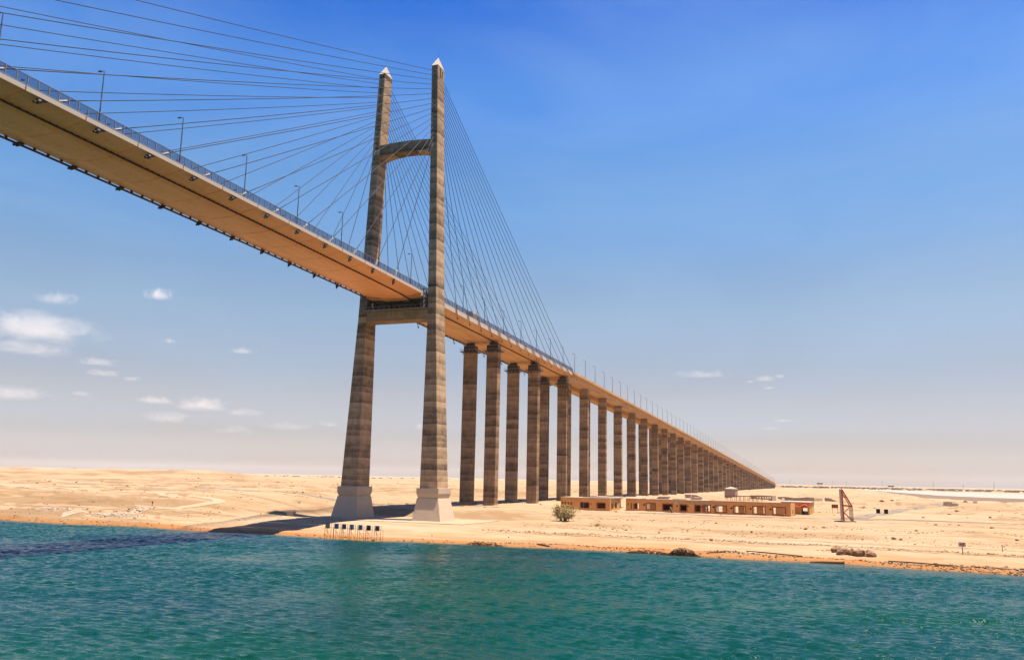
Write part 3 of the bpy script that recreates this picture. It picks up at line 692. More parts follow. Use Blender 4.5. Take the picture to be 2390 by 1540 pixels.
# ------------------------------------------------------------------ buildings
def wall(A, B, z0, H, T, holes, top=None):
    """one solid wall from A to B with real openings (s0, s1, z0, z1 above the base)"""
    A = Vector((*A, 0)); B = Vector((*B, 0)); L = (B-A).length; d = (B-A)/L; nrm = Vector((-d.y, d.x, 0))
    ss = sorted({0.0, L} | {h[0] for h in holes} | {h[1] for h in holes}); zs = sorted({0.0, H} | {h[2] for h in holes} | {h[3] for h in holes})
    solid = [[not any(h[0]-1e-6 <= (ss[i]+ss[i+1])/2 <= h[1]+1e-6 and h[2]-1e-6 <= (zs[j]+zs[j+1])/2 <= h[3]+1e-6 for h in holes)
              for j in range(len(zs)-1)] for i in range(len(ss)-1)]
    vid = {}; vs = []; fs = []
    def V(i, j, k):
        if (i, j, k) not in vid:
            p = A + d*ss[i] + nrm*(T*k); zz_ = zs[j]
            if top is not None and j == len(zs)-1: zz_ = top(ss[i]/L)
            vid[(i, j, k)] = len(vs); vs.append((p.x, p.y, z0+zz_))
        return vid[(i, j, k)]
    I, J = len(ss)-1, len(zs)-1
    S_ = lambda i, j: 0 <= i < I and 0 <= j < J and solid[i][j]
    for i in range(I):
        for j in range(J):
            if not solid[i][j]: continue
            fs.append((V(i, j, 0), V(i+1, j, 0), V(i+1, j+1, 0), V(i, j+1, 0))); fs.append((V(i, j, 1), V(i, j+1, 1), V(i+1, j+1, 1), V(i+1, j, 1)))
            if not S_(i-1, j): fs.append((V(i, j, 0), V(i, j+1, 0), V(i, j+1, 1), V(i, j, 1)))
            if not S_(i+1, j): fs.append((V(i+1, j, 0), V(i+1, j, 1), V(i+1, j+1, 1), V(i+1, j+1, 0)))
            if not S_(i, j-1): fs.append((V(i, j, 0), V(i, j, 1), V(i+1, j, 1), V(i+1, j, 0)))
            if not S_(i, j+1): fs.append((V(i, j+1, 0), V(i+1, j+1, 0), V(i+1, j+1, 1), V(i, j+1, 1)))
    return MB().add(vs, fs)
def surround(A, B, z0, hole, w, m, parent, proud=.06):
    """frame round an opening, standing a little proud of the wall"""
    A = Vector((*A, 0)); B = Vector((*B, 0)); d = (B-A).normalized(); nrm = Vector((-d.y, d.x, 0)); s0, s1, a, b = hole
    mb = MB(); vs = []
    for k in (-proud, .22):
        for (s, zz_) in ((s0-w, a-w), (s1+w, a-w), (s1+w, b+w), (s0-w, b+w), (s0, a), (s1, a), (s1, b), (s0, b)):
            p = A + d*s + nrm*k; vs.append((p.x, p.y, z0+zz_))
    fs = []
    for i in range(4):
        j = (i+1) % 4
        fs += [(i, j, 4+j, 4+i), (8+i, 12+i, 12+j, 8+j), (i, 8+i, 8+j, j), (4+i, 4+j, 12+j, 12+i)]
    return mb.add(vs, fs).build('window_frame', m, parent)
def text_mesh(txt, size, m, name, depth=.02):
    c = bpy.data.curves.new('lettering', 'FONT'); c.body = txt; c.size = size; c.extrude = depth; c.align_x = 'CENTER'; c.align_y = 'CENTER'
    o = bpy.data.objects.new('lettering', c); link(o); bpy.context.view_layer.update()
    me = bpy.data.meshes.new_from_object(o.evaluated_get(bpy.context.evaluated_depsgraph_get())); bpy.data.objects.remove(o)
    me.name = name; me.materials.clear(); me.materials.append(m); return me

# the long gutted office block
A, B = (56.5, 78.8), (115.7, 73.6); L = math.dist(A, B); zb = 1.95; H = 4.75; RT = 0.72
t = thing('long_ruined_building', 'long low gutted ochre building with a row of empty red-framed windows', 'building', (56.5, 78.8, zb))
X0, K = 692, L/1353
def hx(a, b, y0, y1):
    c = (a+b)/2; top = 235+(c-X0)*.022; base = 325+(c-X0)*.037; f = H/(base-top)
    return ((a-X0)*K, (b-X0)*K, max(.35, (base-y1)*f), min(H-.4, (base-y0)*f))
WIN = [hx(*q) for q in ((872, 945, 270, 308), (1015, 1090, 275, 315), (1163, 1213, 280, 320), (1287, 1327, 283, 325), (1353, 1408, 283, 325),
                        (1453, 1540, 288, 330), (1602, 1690, 290, 337), (1757, 1843, 293, 342), (1912, 2002, 298, 348))]
PLAIN = [hx(*q) for q in ((702, 714, 266, 279), (731, 742, 263, 303), (754, 802, 266, 305))]
VENT = [hx(*q) for q in ((842, 857, 270, 282), (1128, 1143, 281, 291), (1219, 1233, 284, 294), (1331, 1345, 287, 297), (1430, 1446, 288, 300), (1575, 1590, 295, 307), (1728, 1743, 300, 312), (1883, 1898, 303, 316))]
d = Vector((B[0]-A[0], B[1]-A[1], 0)).normalized(); nb = Vector((-d.y, d.x, 0))
def P2(s, k): q = Vector((*A, 0)) + d*s + nb*k; return (q.x, q.y)
wall(A, B, zb, H, .35, WIN+PLAIN+VENT).build('front_wall', MT['ochre'], t)
for h in WIN: surround(A, B, zb, h, .36, MT['frame_red'], t)
for h in VENT: MB().add([(*P2(h[0] if q in (0, 3) else h[1], .3), zb+(h[2] if q < 2 else h[3])) for q in range(4)], [(0, 1, 2, 3)]).build('vent_panel', MT['dark'], t)
DEP = 11.0
bh = [(w[0]+(w[1]-w[0])*.45, w[1]+2.2, .6, 3.3) for w in WIN[3:]] + [(1.0, 5.2, .5, 3.4), (8.8, 11.2, .4, 3.2)]
wall(P2(0, DEP), P2(L, DEP), zb, H-.1, .35, bh).build('rear_wall', MT['ochre2'], t)
wall(P2(.02, .36), P2(.02, DEP), zb, H-.02, .3, [(3, 5, 0.6, 2.6)]).build('end_wall', MT['ochre'], t)
wall(P2(L-.3, DEP), P2(L-.3, .36), zb, H-.02, .3, [(2, 3.3, .4, 2.6), (6, 7.6, 1.0, 2.6)]).build('end_wall', MT['ochre2'], t)
for s in [(WIN[i][1]+WIN[i+1][0])/2 for i in range(len(WIN)-1)] + [6.0]:
    wall(P2(s, .4), P2(s, DEP-.1), zb, H-.3, .2, [(6.5, 8.2, .1, 2.5)] if s > 20 else []).build('partition', MT['drab'], t)
# part of the roof still lies over the middle and left rooms; the rest is open to the sky
for s0, s1, k0, k1 in ((0.0, 4.6, .0, DEP), (9.0, 30.5, .0, DEP), (30.6, L, 0.0, 1.0)):
    q = [P2(s0, k0-.12), P2(s1, k0-.12), P2(s1, k1), P2(s0, k1)]
    MB().loft([[(*p, zb+H) for p in q], [(*p, zb+H+.24) for p in q]]).build('roof_slab', MT['roof'], t)
q = [P2(-.04, -.05), P2(L+.03, -.05), P2(L+.03, .02), P2(-.04, .02)]
MB().loft([[(*p, zb-.4) for p in q], [(*p, zb+.42) for p in q]]).build('plinth', MT['plinth'], t)
sx0, sx1 = (1098-X0)*K, (1548-X0)*K
q = [P2(sx0, -.035), P2(sx1, -.035), P2(sx1, .0), P2(sx0, .0)]
sb = MB().loft([[(*p, zb+3.42) for p in q], [(*p, zb+4.52) for p in q]]).build('name_band', MT['ochre2'], t)
me = text_mesh('AJ  A  ·  KA  JP  ONSTRU', 1.05, MT['plinth'], 'lettering')
c = P2((sx0+sx1)/2+1.6, -.06); o = inst(me, 'lettering', (c[0], c[1], zb+3.96), sb, rot=(math.pi/2, 0, math.atan2(d.y, d.x)))
q = [P2(sx0+.8, -.06), P2(sx0+1.7, -.06), P2(sx0+1.7, -.037), P2(sx0+.8, -.037)]
MB().loft([[(*p, zb+3.6) for p in q], [(*p, zb+4.4) for p in q]]).build('emblem_plate', MT['white'], sb)
# fallen roof panels and debris on the roof
for i, (s, k, w, l, z_, r) in enumerate(((13, 5, 4.5, 3, .35, .2), (19, 6, 5, 2.4, .30, -.1), (25, 7, 4, 3, .4, .15), (34, 6.5, 6, 2.6, -.2, .12), (41, 7.5, 5, 3, -.3, -.2), (47, 7, 4, 3, -.3, .1))):
    p0 = Vector((*P2(s, k), zb+H+z_)); e1 = d*w/2; e2 = nb*l/2; tilt = Vector((0, 0, r*l))
    MB().loft([[p0-e1-e2, p0+e1-e2, p0+e1+e2+tilt, p0-e1+e2+tilt], [v+Vector((0, 0, .12)) for v in (p0-e1-e2, p0+e1-e2, p0+e1+e2+tilt, p0-e1+e2+tilt)]]).build('loose_roof_panel', MT['red' if i % 2 else 'rust'], t)

# smaller block to the left
A1, B1 = (33.3, 70.2), (52.7, 68.8); zb1 = 2.2; H1 = 4.55
t = thing('small_ruined_building', 'short gutted ochre building behind the bush, with four small square windows', 'building', (*A1, zb1))
K1 = math.dist(A1, B1)/1130
def h1(a, b, y0, y1):
    c = (a+b)/2; top = 235+(c-415)*.024; base = 480+(c-415)*.0265; f = H1/(base-top)
    return ((a-415)*K1, (b-415)*K1, (base-y1)*f, (base-y0)*f)
sm = [h1(*q) for q in ((442, 475, 322, 372), (503, 537, 322, 372), (572, 605, 322, 374), (642, 675, 325, 376))]
bw = [h1(*q) for q in ((880, 1065, 340, 437), (1255, 1435, 348, 448))]; vt = [h1(1105, 1140, 352, 380)]
wall(A1, B1, zb1, H1, .35, sm+bw+vt).build('front_wall', MT['ochre'], t)
for h in bw: surround(A1, B1, zb1, h, .22, MT['frame_red'], t)
wall((52.68, 69.2), (53.2, 82.0), zb1, H1, .35, [(2.0, 4.0, .9, 2.9), (6.5, 9.2, .9, 3.0)]).build('end_wall', MT['ochre2'], t)
wall((33.4, 82.2), (33.3, 70.6), zb1, H1, .35, []).build('end_wall', MT['ochre'], t)
wall((52.7, 82.4), (33.4, 82.4), zb1, H1, .35, [(9, 12, .8, 3)]).build('rear_wall', MT['ochre'], t)
wall((42.0, 70.6), (42.0, 82.0), zb1, H1-.2, .2, []).build('partition', MT['drab'], t)
MB().box(32.9, 53.5, 69.9, 82.9, zb1+H1, zb1+H1+.22).build('roof_slab', MT['roof'], t)
MB().box(40.5, 53.4, 75.5, 76.6, zb1+H1+.23, zb1+H1+.42).build('roof_beam', MT['roof'], t)
q = [(33.25, 70.14), (52.72, 68.74), (52.72, 68.80), (33.25, 70.2)]
MB().loft([[(*p, zb1-.6) for p in q], [(*p, zb1+.42) for p in q]]).build('plinth', MT['plinth'], t)
t = thing('rear_ruined_wing', 'ochre wing standing behind the short building, in front of the bridge columns', 'building', (50, 96, 2.3))
wall((38.6, 94.0), (49.6, 93.4), 2.2, 4.5, .35, [(8.6, 10.0, .9, 3.0)]).build('front_wall', MT['ochre2'], t)
wall((49.6, 93.8), (47.6, 108.0), 2.2, 4.5, .35, [(2, 4, .9, 3)]).build('end_wall', MT['ochre2'], t)
wall((38.6, 108.0), (38.6, 94.4), 2.2, 4.5, .35, []).build('end_wall', MT['ochre'], t)
MB().box(38.3, 49.8, 93.2, 108.4, 6.7, 6.9).build('roof_slab', MT['roof'], t)

# annex with the red porch
zA = 2.1
t = thing('porch_annex', 'ochre annex with a small red gabled porch over its doorway', 'building', (118, 95, zA))
wall((111.5, 95.6), (121.4, 94.8), zA, 4.6, .35, [(7.2, 9.2, 0, 2.75)]).build('front_wall', MT['ochre'], t)
wall((121.4, 95.2), (122.6, 118), zA, 4.58, .35, [(6, 8, .9, 2.6)]).build('end_wall', MT['ochre2'], t)
wall((122.4, 118.4), (110.5, 119), zA, 4.58, .35, [(2, 4, .9, 2.8)]).build('rear_wall', MT['ochre2'], t)
wall((110.9, 119), (111.5, 96), zA, 4.58, .35, []).build('end_wall', MT['ochre'], t)
MB().loft([[(111.2, 95.4, zA+4.6), (121.8, 94.5, zA+4.6), (122.9, 118.7, zA+4.6), (110.2, 119.3, zA+4.6)],
           [(111.2, 95.4, zA+4.82), (121.8, 94.5, zA+4.82), (122.9, 118.7, zA+4.82), (110.2, 119.3, zA+4.82)]]).build('roof_slab', MT['roof'], t)
for px, w in ((119.7, 1.9), (115.9, 1.5)):
    MB().loft([[(px-w, 94.9, zA+3.15), (px+w, 94.75, zA+3.15), (px, 94.8, zA+4.25)], [(px-w, 93.6, zA+3.0), (px+w, 93.5, zA+3.0), (px, 93.55, zA+4.0)]]).build('porch_gable', MT['red'], t)
for px in (118.3, 121.1): MB().bar((px, 93.7, zA), (px, 93.7, zA+3.0), .25).build('porch_post', MT['ochre2'], t)
MB().box(112, 123, 91.6, 94.6, zA-.4, zA+.08).build('porch_step', MT['roof'], t)

# block with round holes and the red canopy frame
t = thing('round_hole_building', 'drab building with round openings under the eaves, behind the long block', 'building', (88, 310, 2.4))
rh = []
for s in (4.0, 5.6, 7.2): rh.append((s, s+.9, 2.2, 3.1))
for s in (10.6, 12.2, 13.8): rh.append((s-2.6, s-1.7, 2.2, 3.1))
wall((81.8, 311), (95.0, 309), 2.2, 3.9, .4, rh[:3]+[(8.9+i*1.35, 9.75+i*1.35, 2.2, 3.05) for i in range(3)]).build('front_wall', MT['drab'], t)
wall((94.9, 309.4), (96.5, 321), 2.2, 3.9, .4, []).build('end_wall', MT['drab'], t)
wall((82.0, 322), (81.8, 311.4), 2.2, 3.9, .4, []).build('end_wall', MT['drab'], t)
t = thing('steel_canopy_frame', 'rusted red steel canopy frame standing behind the long block', 'canopy', (80, 285, 2.4))
zc = 2.3
for i, x in enumerate(np.linspace(70.5, 90.5, 9)):
    for y in (281, 290): MB().bar((x, y, zc-.3), (x, y, zc+3.3+.25*math.sin(i*.7)), .22).build('post', MT['rust'], t)
for y in (281, 285.5, 290): MB().bar((69.5, y, zc+3.45), (91.5, y, zc+3.5), .28).build('beam', MT['red'], t)
for x in np.linspace(69.8, 91.2, 15): MB().bar((x, 280, zc+3.7), (x, 291, zc+3.7), .16).build('rafter', MT['rust'], t)

# water tank
t = thing('water_tank', 'pale round concrete tank with a shallow conical roof behind the long block', 'tank', (67.4, 338, 2.3))
mb = MB(); mb.loft([[(67.4+4.3*math.cos(a), 338+4.3*math.sin(a), z) for a in np.linspace(0, 2*math.pi, 25)[:-1]] for z in (1.6, 9.3)]); mb.build('drum', MT['drab'], t)
mb = MB(); mb.loft([[(67.4+r*math.cos(a), 338+r*math.sin(a), z) for a in np.linspace(0, 2*math.pi, 25)[:-1]] for r, z in ((4.5, 9.32), (4.5, 9.55), (.3, 10.9))]); mb.build('roof', MT['roof'], t)
for a in np.radians((-55, -80, -100, -125)):
    MB().box(67.4+4.32*math.cos(a)-.16, 67.4+4.32*math.cos(a)+.16, 338+4.32*math.sin(a)-.12, 338+4.32*math.sin(a)+.12, 2, 9.3).build('buttress', MT['drab'], t)

# roofless far block, ruin walls
t = thing('roofless_far_building', 'roofless drab building with dark windows beyond the porch annex', 'building', (108, 315, 2.3))
FA, FB = (97.0, 330.0), (119.2, 300.0)
wall(FA, FB, 2.0, 3.5, .4, [(4, 7.6, 1.5, 2.8), (11.6, 13.2, 0, 2.1), (15, 18.6, 1.3, 3.0), (22, 25.4, 1.3, 2.9), (29, 31.6, 1.5, 2.8), (33.6, 35.6, 1.4, 3.1)],
     top=lambda f: 3.1+.5*f+.25*math.sin(f*9)).build('front_wall', MT['drab'], t)
wall((119.2, 300.3), (124, 316), 2.0, 3.3, .4, []).build('end_wall', MT['drab'], t)
wall((101, 345), FA, 2.0, 3.2, .4, []).build('end_wall', MT['drab'], t)
wall((124, 316), (101.4, 345), 2.0, 2.6, .4, [(5, 9, .8, 2.2)]).build('rear_wall', MT['drab'], t)
def wedge(name, label, x0, x1, y0, y1, z, h0, h1, m, cat='ruin'):
    mb = MB(); mb.loft([[(x0, y0, z-.5), (x0, y1, z-.5), (x0, y1, z+h0), (x0, y0, z+h0)], [((x0*.7+x1*.3), y0, z-.5), ((x0*.7+x1*.3), y1, z-.5), ((x0*.7+x1*.3), y1, z+h0*.97), ((x0*.7+x1*.3), y0, z+h0*.97)],
                        [(x1, y0+.6, z-.5), (x1, y1, z-.5), (x1, y1, z+h1), (x1, y0+.6, z+h1)]])
    return tag(mb.build(name, m, origin=((x0+x1)/2, y0, z)), label, cat)
tag(MB().box(37.7, 41.4, 335, 339, 2.0, 5.2).build('concrete_block', MT['drab'], origin=(39, 335, 2)), 'square concrete block beside a slanting slab near the bridge columns', 'block')
wedge('slanting_slab', 'slanting broken slab beside the square concrete block near the columns', 42, 52, 336, 341, 2.4, 2.7, .2, MT['drab'])
wedge('tapered_wall', 'low wedge-shaped ruin wall left of the red signboard frame', 125.0, 133.6, 329, 331, 2.3, 3.1, .5, MT['drab'])
mb = MB(); mb.loft([[(188.6, 302, z), (193.2, 304, z), (193.2, 306, z), (188.6, 304, z)] for z in (1.6, 5.2)]); mb.loft([[(193.2, 304, z), (196.4, 305.4, z), (196.4, 307.4, z), (193.2, 306, z)] for z in (1.6, 4.3)])
tag(mb.build('stepped_wall_ruin', MT['drab'], origin=(192, 304, 2)), 'stepped lump of ruined wall at the end of the curving road', 'ruin')

# ------------------------------------------------------------------ big signboard frame seen from the side
zS = gh(132.5, 47.0)
t = thing('signboard_frame', 'tall white canal signboard seen edge-on, with a red triangular steel frame behind', 'signboard', (132.5, 47, zS))
pv = [Vector((131.55, 46.4, 0)), Vector((132.2, 46.2, 0)), Vector((132.2, 51.0, 0)), Vector((131.85, 51.0, 0))]
MB().loft([[p+Vector((0, 0, zS+.5)) for p in pv], [p+Vector((-.15, 0, zS+9.9)) for p in pv]]).build('panel', MT['white'], t)
for y in (46.2, 50.6):
    MB().bar((132.5, y, zS-.3), (132.2, y, zS+9.9), .42).build('post', MT['red'], t)
    MB().bar((132.3, y, zS+9.7), (135.0, y, zS+4.7), .55, .4).build('strut', MT['red'], t)
    MB().bar((132.4, y, zS+8.6), (134.4, y, zS+4.7), .25).build('strut', MT['red'], t)
    MB().bar((132.5, y, zS+4.9), (135.1, y, zS+4.7), .38).build('cross_bar', MT['red'], t)
    MB().bar((132.4, y, zS+7.6), (133.4, y, zS+7.5), .25).build('cross_bar', MT['red'], t)
    MB().bar((132.7, y, zS+2.6), (135.4, y, zS), .26).build('brace', MT['red'], t)
    MB().bar((132.7, y, zS+2.8), (134.4, y, zS+4.6), .14).build('brace', MT['ochre2'], t)
    for x in (134.3, 134.6, 134.9, 135.2): MB().bar((x, y, zS-.2), (x-.1, y, zS+4.7), .09).build('rod', MT['rust'], t)
MB().box(130.4, 136, 45.2, 52, zS-.4, zS+.12).build('footing', MT['rust'], t)
zz0 = gh(130.9, 120)
t = thing('small_notice_board', 'small brown notice board on two posts behind the white signboard', 'sign', (130.2, 118, zz0))
MB().box(129.0, 131.4, 117.9, 118.0, zz0+2.2, zz0+3.6).build('panel', MT['frame_red'], t)
for x in (129.3, 131.1): MB().bar((x, 118.05, zz0-.2), (x, 118.05, zz0+2.3), .1).build('post', MT['rust'], t)
zz0 = gh(154.6, -34.3)
t = thing('distance_marker', 'small pale marker board on a post near the water on the right', 'sign', (154.6, -34.3, zz0))
MB().box(153.9, 155.3, -34.4, -34.32, zz0+1.6, zz0+2.5).build('panel', MT['white'], t)
MB().bar((154.65, -34.25, zz0-.2), (154.6, -34.25, zz0+1.65), .14).build('post', MT['rust'], t)
inst(text_mesh('48', .95, MT['frame_red'], 'lettering'), 'lettering', (154.6, -34.43, zz0+2.05), t, rot=(math.pi/2, 0, 0))

# ------------------------------------------------------------------ letter boards on scaffold legs at the water's edge
BX = [(13.9, 15.05), (16.4, 17.55), (18.5, 19.6), (20.65, 21.75), (23.0, 24.1), (25.25, 26.35), (27.55, 28.7)]
LET = [None, 'K', 'A', 'J', 'I', 'M', 'A']
BMAT = ['board_dark', 'board_light', 'board_grey', 'board_light', 'board_light', 'board_dark', 'board_grey']
DESC = ['black board with a white emblem on scaffold legs, first of the row', 'blue-grey board with the letter K on scaffold legs', 'grey board with a letter A beside the K board',
        'blue-grey board with the letter J on scaffold legs', 'blue-grey board with the letter I on scaffold legs', 'dark board with the letter M on scaffold legs', 'grey board with a letter A at the right end of the row']
yk = -59.2
for i, ((x0, x1), ch) in enumerate(zip(BX, LET)):
    zt_ = WATER + 3.72 - .02*i; zb_ = zt_ - 1.2
    t = thing('letter_board', DESC[i], 'sign', ((x0+x1)/2, yk, WATER), 'letter boards at the water edge')
    pn = MB().box(x0, x1, yk-.06, yk+.02, zb_, zt_).build('panel', MT[BMAT[i]], t)
    cx_, cz_ = (x0+x1)/2, (zb_+zt_)/2
    if ch:
        lm_ = MT['navy'] if i != 5 else MT['board_light']
        inst(text_mesh(ch, 1.38, MT['navy'] if i != 5 else MT['navy'], 'letter', .03), 'letter', (cx_, yk-.10, cz_), pn, rot=(math.pi/2, 0, 0), scale=(1.0, 1.0, 1.0))
    else:
        for a, b, c_, d_ in ((-.40, -.26, -.42, .15), (-.40, -.26, .27, .42), (-.10, .04, -.42, .42), (.04, .30, .28, .42), (.26, .40, -.42, .42), (.10, .18, -.42, .05)):
            MB().box(cx_+a, cx_+b, yk-.10, yk-.07, cz_+c_, cz_+d_).build('emblem_stroke', MT['white'], pn)
    for x in (x0-.22, x1+.38):
        for y in (yk+.05, yk+1.1): MB().bar((x, y, WATER-1.2), (x, y, zt_ if y < yk+1 else zt_-.9), .06).build('leg', MT['rust'], t)
    for z_ in (.55, 1.75): MB().bar((x0-.22, yk+.05, WATER+z_), (x1+.38, yk+.05, WATER+z_), .05).build('ledger', MT['rust'], t)
    MB().bar((x0-.1, yk+.08, zb_), (x1+.2, yk+.08, WATER+.6), .05).build('brace', MT['rust'], t)
    MB().bar((x0-.22, yk+.05, zb_+.3), (x1+.38, yk+.05, zb_+.3), .06).build('ledger', MT['rust'], t)

# ------------------------------------------------------------------ plants
def leaf_crown(mb, pts, n, spread, size, r):
    for _ in range(n):
        p = r.choice(pts); c = Vector(p) + Vector((r.gauss(0, spread), r.gauss(0, spread), r.gauss(0, spread*.8)))
        a = Vector((r.uniform(-1, 1), r.uniform(-1, 1), r.uniform(-.4, 1))).normalized(); b = a.cross(Vector((r.uniform(-1, 1), r.uniform(-1, 1), r.uniform(-1, 1)))).normalized()
        s = size*r.uniform(.5, 1.4); mb.add([c-a*s-b*s*.25, c-a*s*.2+b*s*.45, c+a*s, c-b*s*.4], [(0, 1, 2), (0, 2, 3)])
def shrub(name, label, x, y, w, h, n, seed, stems=12, mleaf='leaf'):
    r = random.Random(seed); z = gh(x, y); t = thing(name, label, 'shrub', (x, y, z)); br = MB(); tips = []
    for k in range(stems):
        a = r.uniform(0, 2*math.pi); rad = w*.5*math.sqrt(r.uniform(.02, .9)); hh = h*r.uniform(.45, 1)*(1-.35*(rad/(w*.5)))
        e = Vector((x+rad*math.cos(a), y+rad*math.sin(a)*.8, z+hh)); b0 = Vector((x+rad*.25*math.cos(a), y+rad*.25*math.sin(a), z-.2))
        m1 = b0.lerp(e, .5) + Vector((r.gauss(0, .2), r.gauss(0, .2), .2)); br.tube([b0, m1, e], .09*h/4, 5, r_end=.02)
        for q in range(7):
            f = r.uniform(.35, 1.0); c = b0.lerp(e, f); g = c + Vector((r.gauss(0, .10*w), r.gauss(0, .10*w), abs(r.gauss(0, .08*h)))); br.bar(c, g, .03); tips += [g, c.lerp(g, .6)]
        tips.append(e)
    br.build('branches', MT['bark'], t); lf = MB(); leaf_crown(lf, tips, n, w*.055, .17*(h/4.5)**.5, r); lf.build('foliage', MT[mleaf], t); return t
shrub('tamarisk_bush', 'large olive-green tamarisk bush on the sand in front of the short building', 53.8, 7.6, 8.0, 5.2, 5200, 4, 22)
shrub('dark_shrub', 'dark low shrub growing between the first pair of bridge columns', -1.0, 67.5, 2.6, 2.3, 700, 9, 8)
shrub('lone_sapling', 'thin lone sapling before the dark second window of the long building', 74.6, 73.8, 1.9, 2.6, 420, 12, 6)
shrub('dry_scrub', 'small dry scrub clump on the sand below the tamarisk bush', 67.0, -3.4, 1.8, 1.0, 220, 21, 7)

# ------------------------------------------------------------------ stones, rubble, scrap
def ico(seed, rough=.28, sub=2):
    import bmesh
    bm = bmesh.new(); bmesh.ops.create_icosphere(bm, subdivisions=sub, radius=1.0)
    for v in bm.verts:
        k = 1 + rough*mnoise.noise(v.co*1.3 + Vector((seed*7.1, seed*3.3, 0))) + rough*.5*mnoise.noise(v.co*3.1 + Vector((seed, 0, seed)))
        v.co *= k
    me = bpy.data.meshes.new('stone'); bm.to_mesh(me); bm.free(); me.materials.append(MT['rock']); return me
ST = [ico(s, .45) for s in range(6)]
def stone(name, x, y, sx, sy, sz, label, group=None, cat='stone', sink=.25):
    o = inst(rng.choice(ST), name, (x, y, gh(x, y)+sz*(1-sink)*.6), rot=(rng.uniform(-.3, .3), rng.uniform(-.3, .3), rng.uniform(0, 6.28)), scale=(sx, sy, sz)); return tag(o, label, cat, group)
for x, y, a, b, c, lab in ((131.0, -46.3, 1.5, 1.1, 1.0, 'cracked barrel-shaped boulder at the left of the row near the water'), (132.7, -46.9, .8, .8, .9, 'rounded boulder second in the row near the water'),
                           (134.1, -47.4, 1.35, 1.0, .95, 'broad boulder in the middle of the row near the water'), (136.0, -47.2, 1.2, 1.0, .95, 'squat boulder at the right end of the row near the water'),
                           (129.6, -42.2, 1.1, .7, .8, 'tilted reddish boulder behind the row near the water')):
    stone('boulder', x, y, a, b, c, lab, 'boulders in a row by the water', 'boulder')
for x, y, s, lab in ((126.8, 17.1, .8, 'stone on the scarp left of the signboard frame'), (150.1, 15.6, .7, 'stone on the scarp right of the looped wire'), (171.1, 35.7, .9, 'flat dark stone on the bank at the far right'),
        (142.9, -10.0, .9, 'left stone of a pair on the lower terrace below the looped wire'), (144.4, -10.1, .7, 'right stone of a pair on the lower terrace below the looped wire'), (170.0, -4.8, .7, 'stone at the right edge above the marker board'),
        (142.9, 190, 1.6, 'broad stone beyond the two oil drums'), (157.8, 330, 2.2, 'left of two boulders on the plain beyond the curving road'), (164.7, 350, 2.0, 'right of two boulders on the plain beyond the curving road'),
        (176.4, 150, 1.2, 'reddish stone on the sand mound right of the road'), (159.4, 98.3, .8, 'stone on the sand right of the curving road start'), (180.2, 97.0, 1.0, 'stone on top of the spoil heap at the far right'),
        (97.1, 19.0, .8, 'stone on the scarp below the middle of the long building'), (122.0, 12.6, .9, 'stone on the scarp below the porch annex'), (109, -4.3, .7, 'stone on the lower terrace below the right end of the long building'),
        (101.6, -27.2, .8, 'stone on the beach behind the big wire heap'), (86.1, -12.5, .6, 'stone on the lower terrace below the left end of the long building'), (76.2, -7.8, .6, 'stone near the dry scrub clump'),
        (-10.8, -27.8, .5, 'stone on the sand behind the black emblem board'), (36, -45.7, .4, 'stone on the beach right of the last letter board'), (54.7, -41.4, .4, 'stone on the beach behind the small wire tangle'),
        (208.9, 374, 3.2, 'left of two lumps of ruin at the edge of the mud flat'), (215.7, 383, 3.0, 'right of two lumps of ruin at the edge of the mud flat')):
    stone('scattered_stone', x, y, s*.6, s*.45, s*.4, lab, 'lone stones on the sand')
def cloud_of_stones(name, label, spots, n, smin, smax, seed, m, cat, spread=(3, 2)):
    r = random.Random(seed); mb = MB(); base = [np.array([v.co[:] for v in me.vertices]) for me in [ico(50+q, .5, 1) for q in range(4)]]
    faces = [tuple(p.vertices) for p in ico(50, .5, 1).polygons]
    xs = []; 
    for _ in range(n):
        sx_, sy_ = r.choice(spots); xs.append((sx_+r.gauss(0, spread[0]), sy_+r.gauss(0, spread[1])))
    zs = on_mesh([q[0] for q in xs], [q[1] for q in xs])
    for (x, y), z in zip(xs, zs):
        if z < WATER-.25: continue
        s = smin*(smax/smin)**(r.random()**2); b = r.choice(base); a = r.uniform(0, 6.28); c_, s_ = math.cos(a), math.sin(a)
        k = np.array([s*r.uniform(.8, 1.4), s, s*r.uniform(.45, .8)]); v = b*k; v = np.stack([v[:, 0]*c_-v[:, 1]*s_, v[:, 0]*s_+v[:, 1]*c_, v[:, 2]], -1) + np.array([x, y, z+s*.15])
        mb.add(v.tolist(), faces)
    o = mb.build(name, m); tag(o, label, cat, kind='stuff'); return o
sh = lambda x: float(shore(np.array([x]))[0])
cloud_of_stones('shore_rubble', 'dark broken stones washed along the edge of the canal', [(x, sh(x)+.9) for x in np.arange(-110, 175, 2.0)], 1300, .05, .32, 3, MT['rock'], 'rubble', (3.5, .9))
cloud_of_stones('wrack_line', 'thin dark line of wrack left along the beach on the right', [(x, sh(x)+3.0+.5*math.sin(x*.21)) for x in list(np.arange(58, 100, .8)) + list(np.arange(104, 162, .6))], 1100, .05, .22, 31, MT['rust'], 'wrack', (.7, .28))
cloud_of_stones('bank_rubble', 'rubble spread over the bank at the far right of the water edge', [(x, sh(x)+2.6) for x in np.arange(148, 172, 2.0)], 380, .08, .5, 5, MT['rock'], 'rubble', (3.5, 1.5))
cloud_of_stones('pale_rubble', 'pale broken rock tipped down the left bank', [(-98, -41.5), (-89, -43), (-80, -40), (-75, -41), (-70, -38), (-73, -31), (-74, -26), (-67, -42)], 900, .12, .55, 6, MT['roof'], 'rubble', (3.5, 2.0))
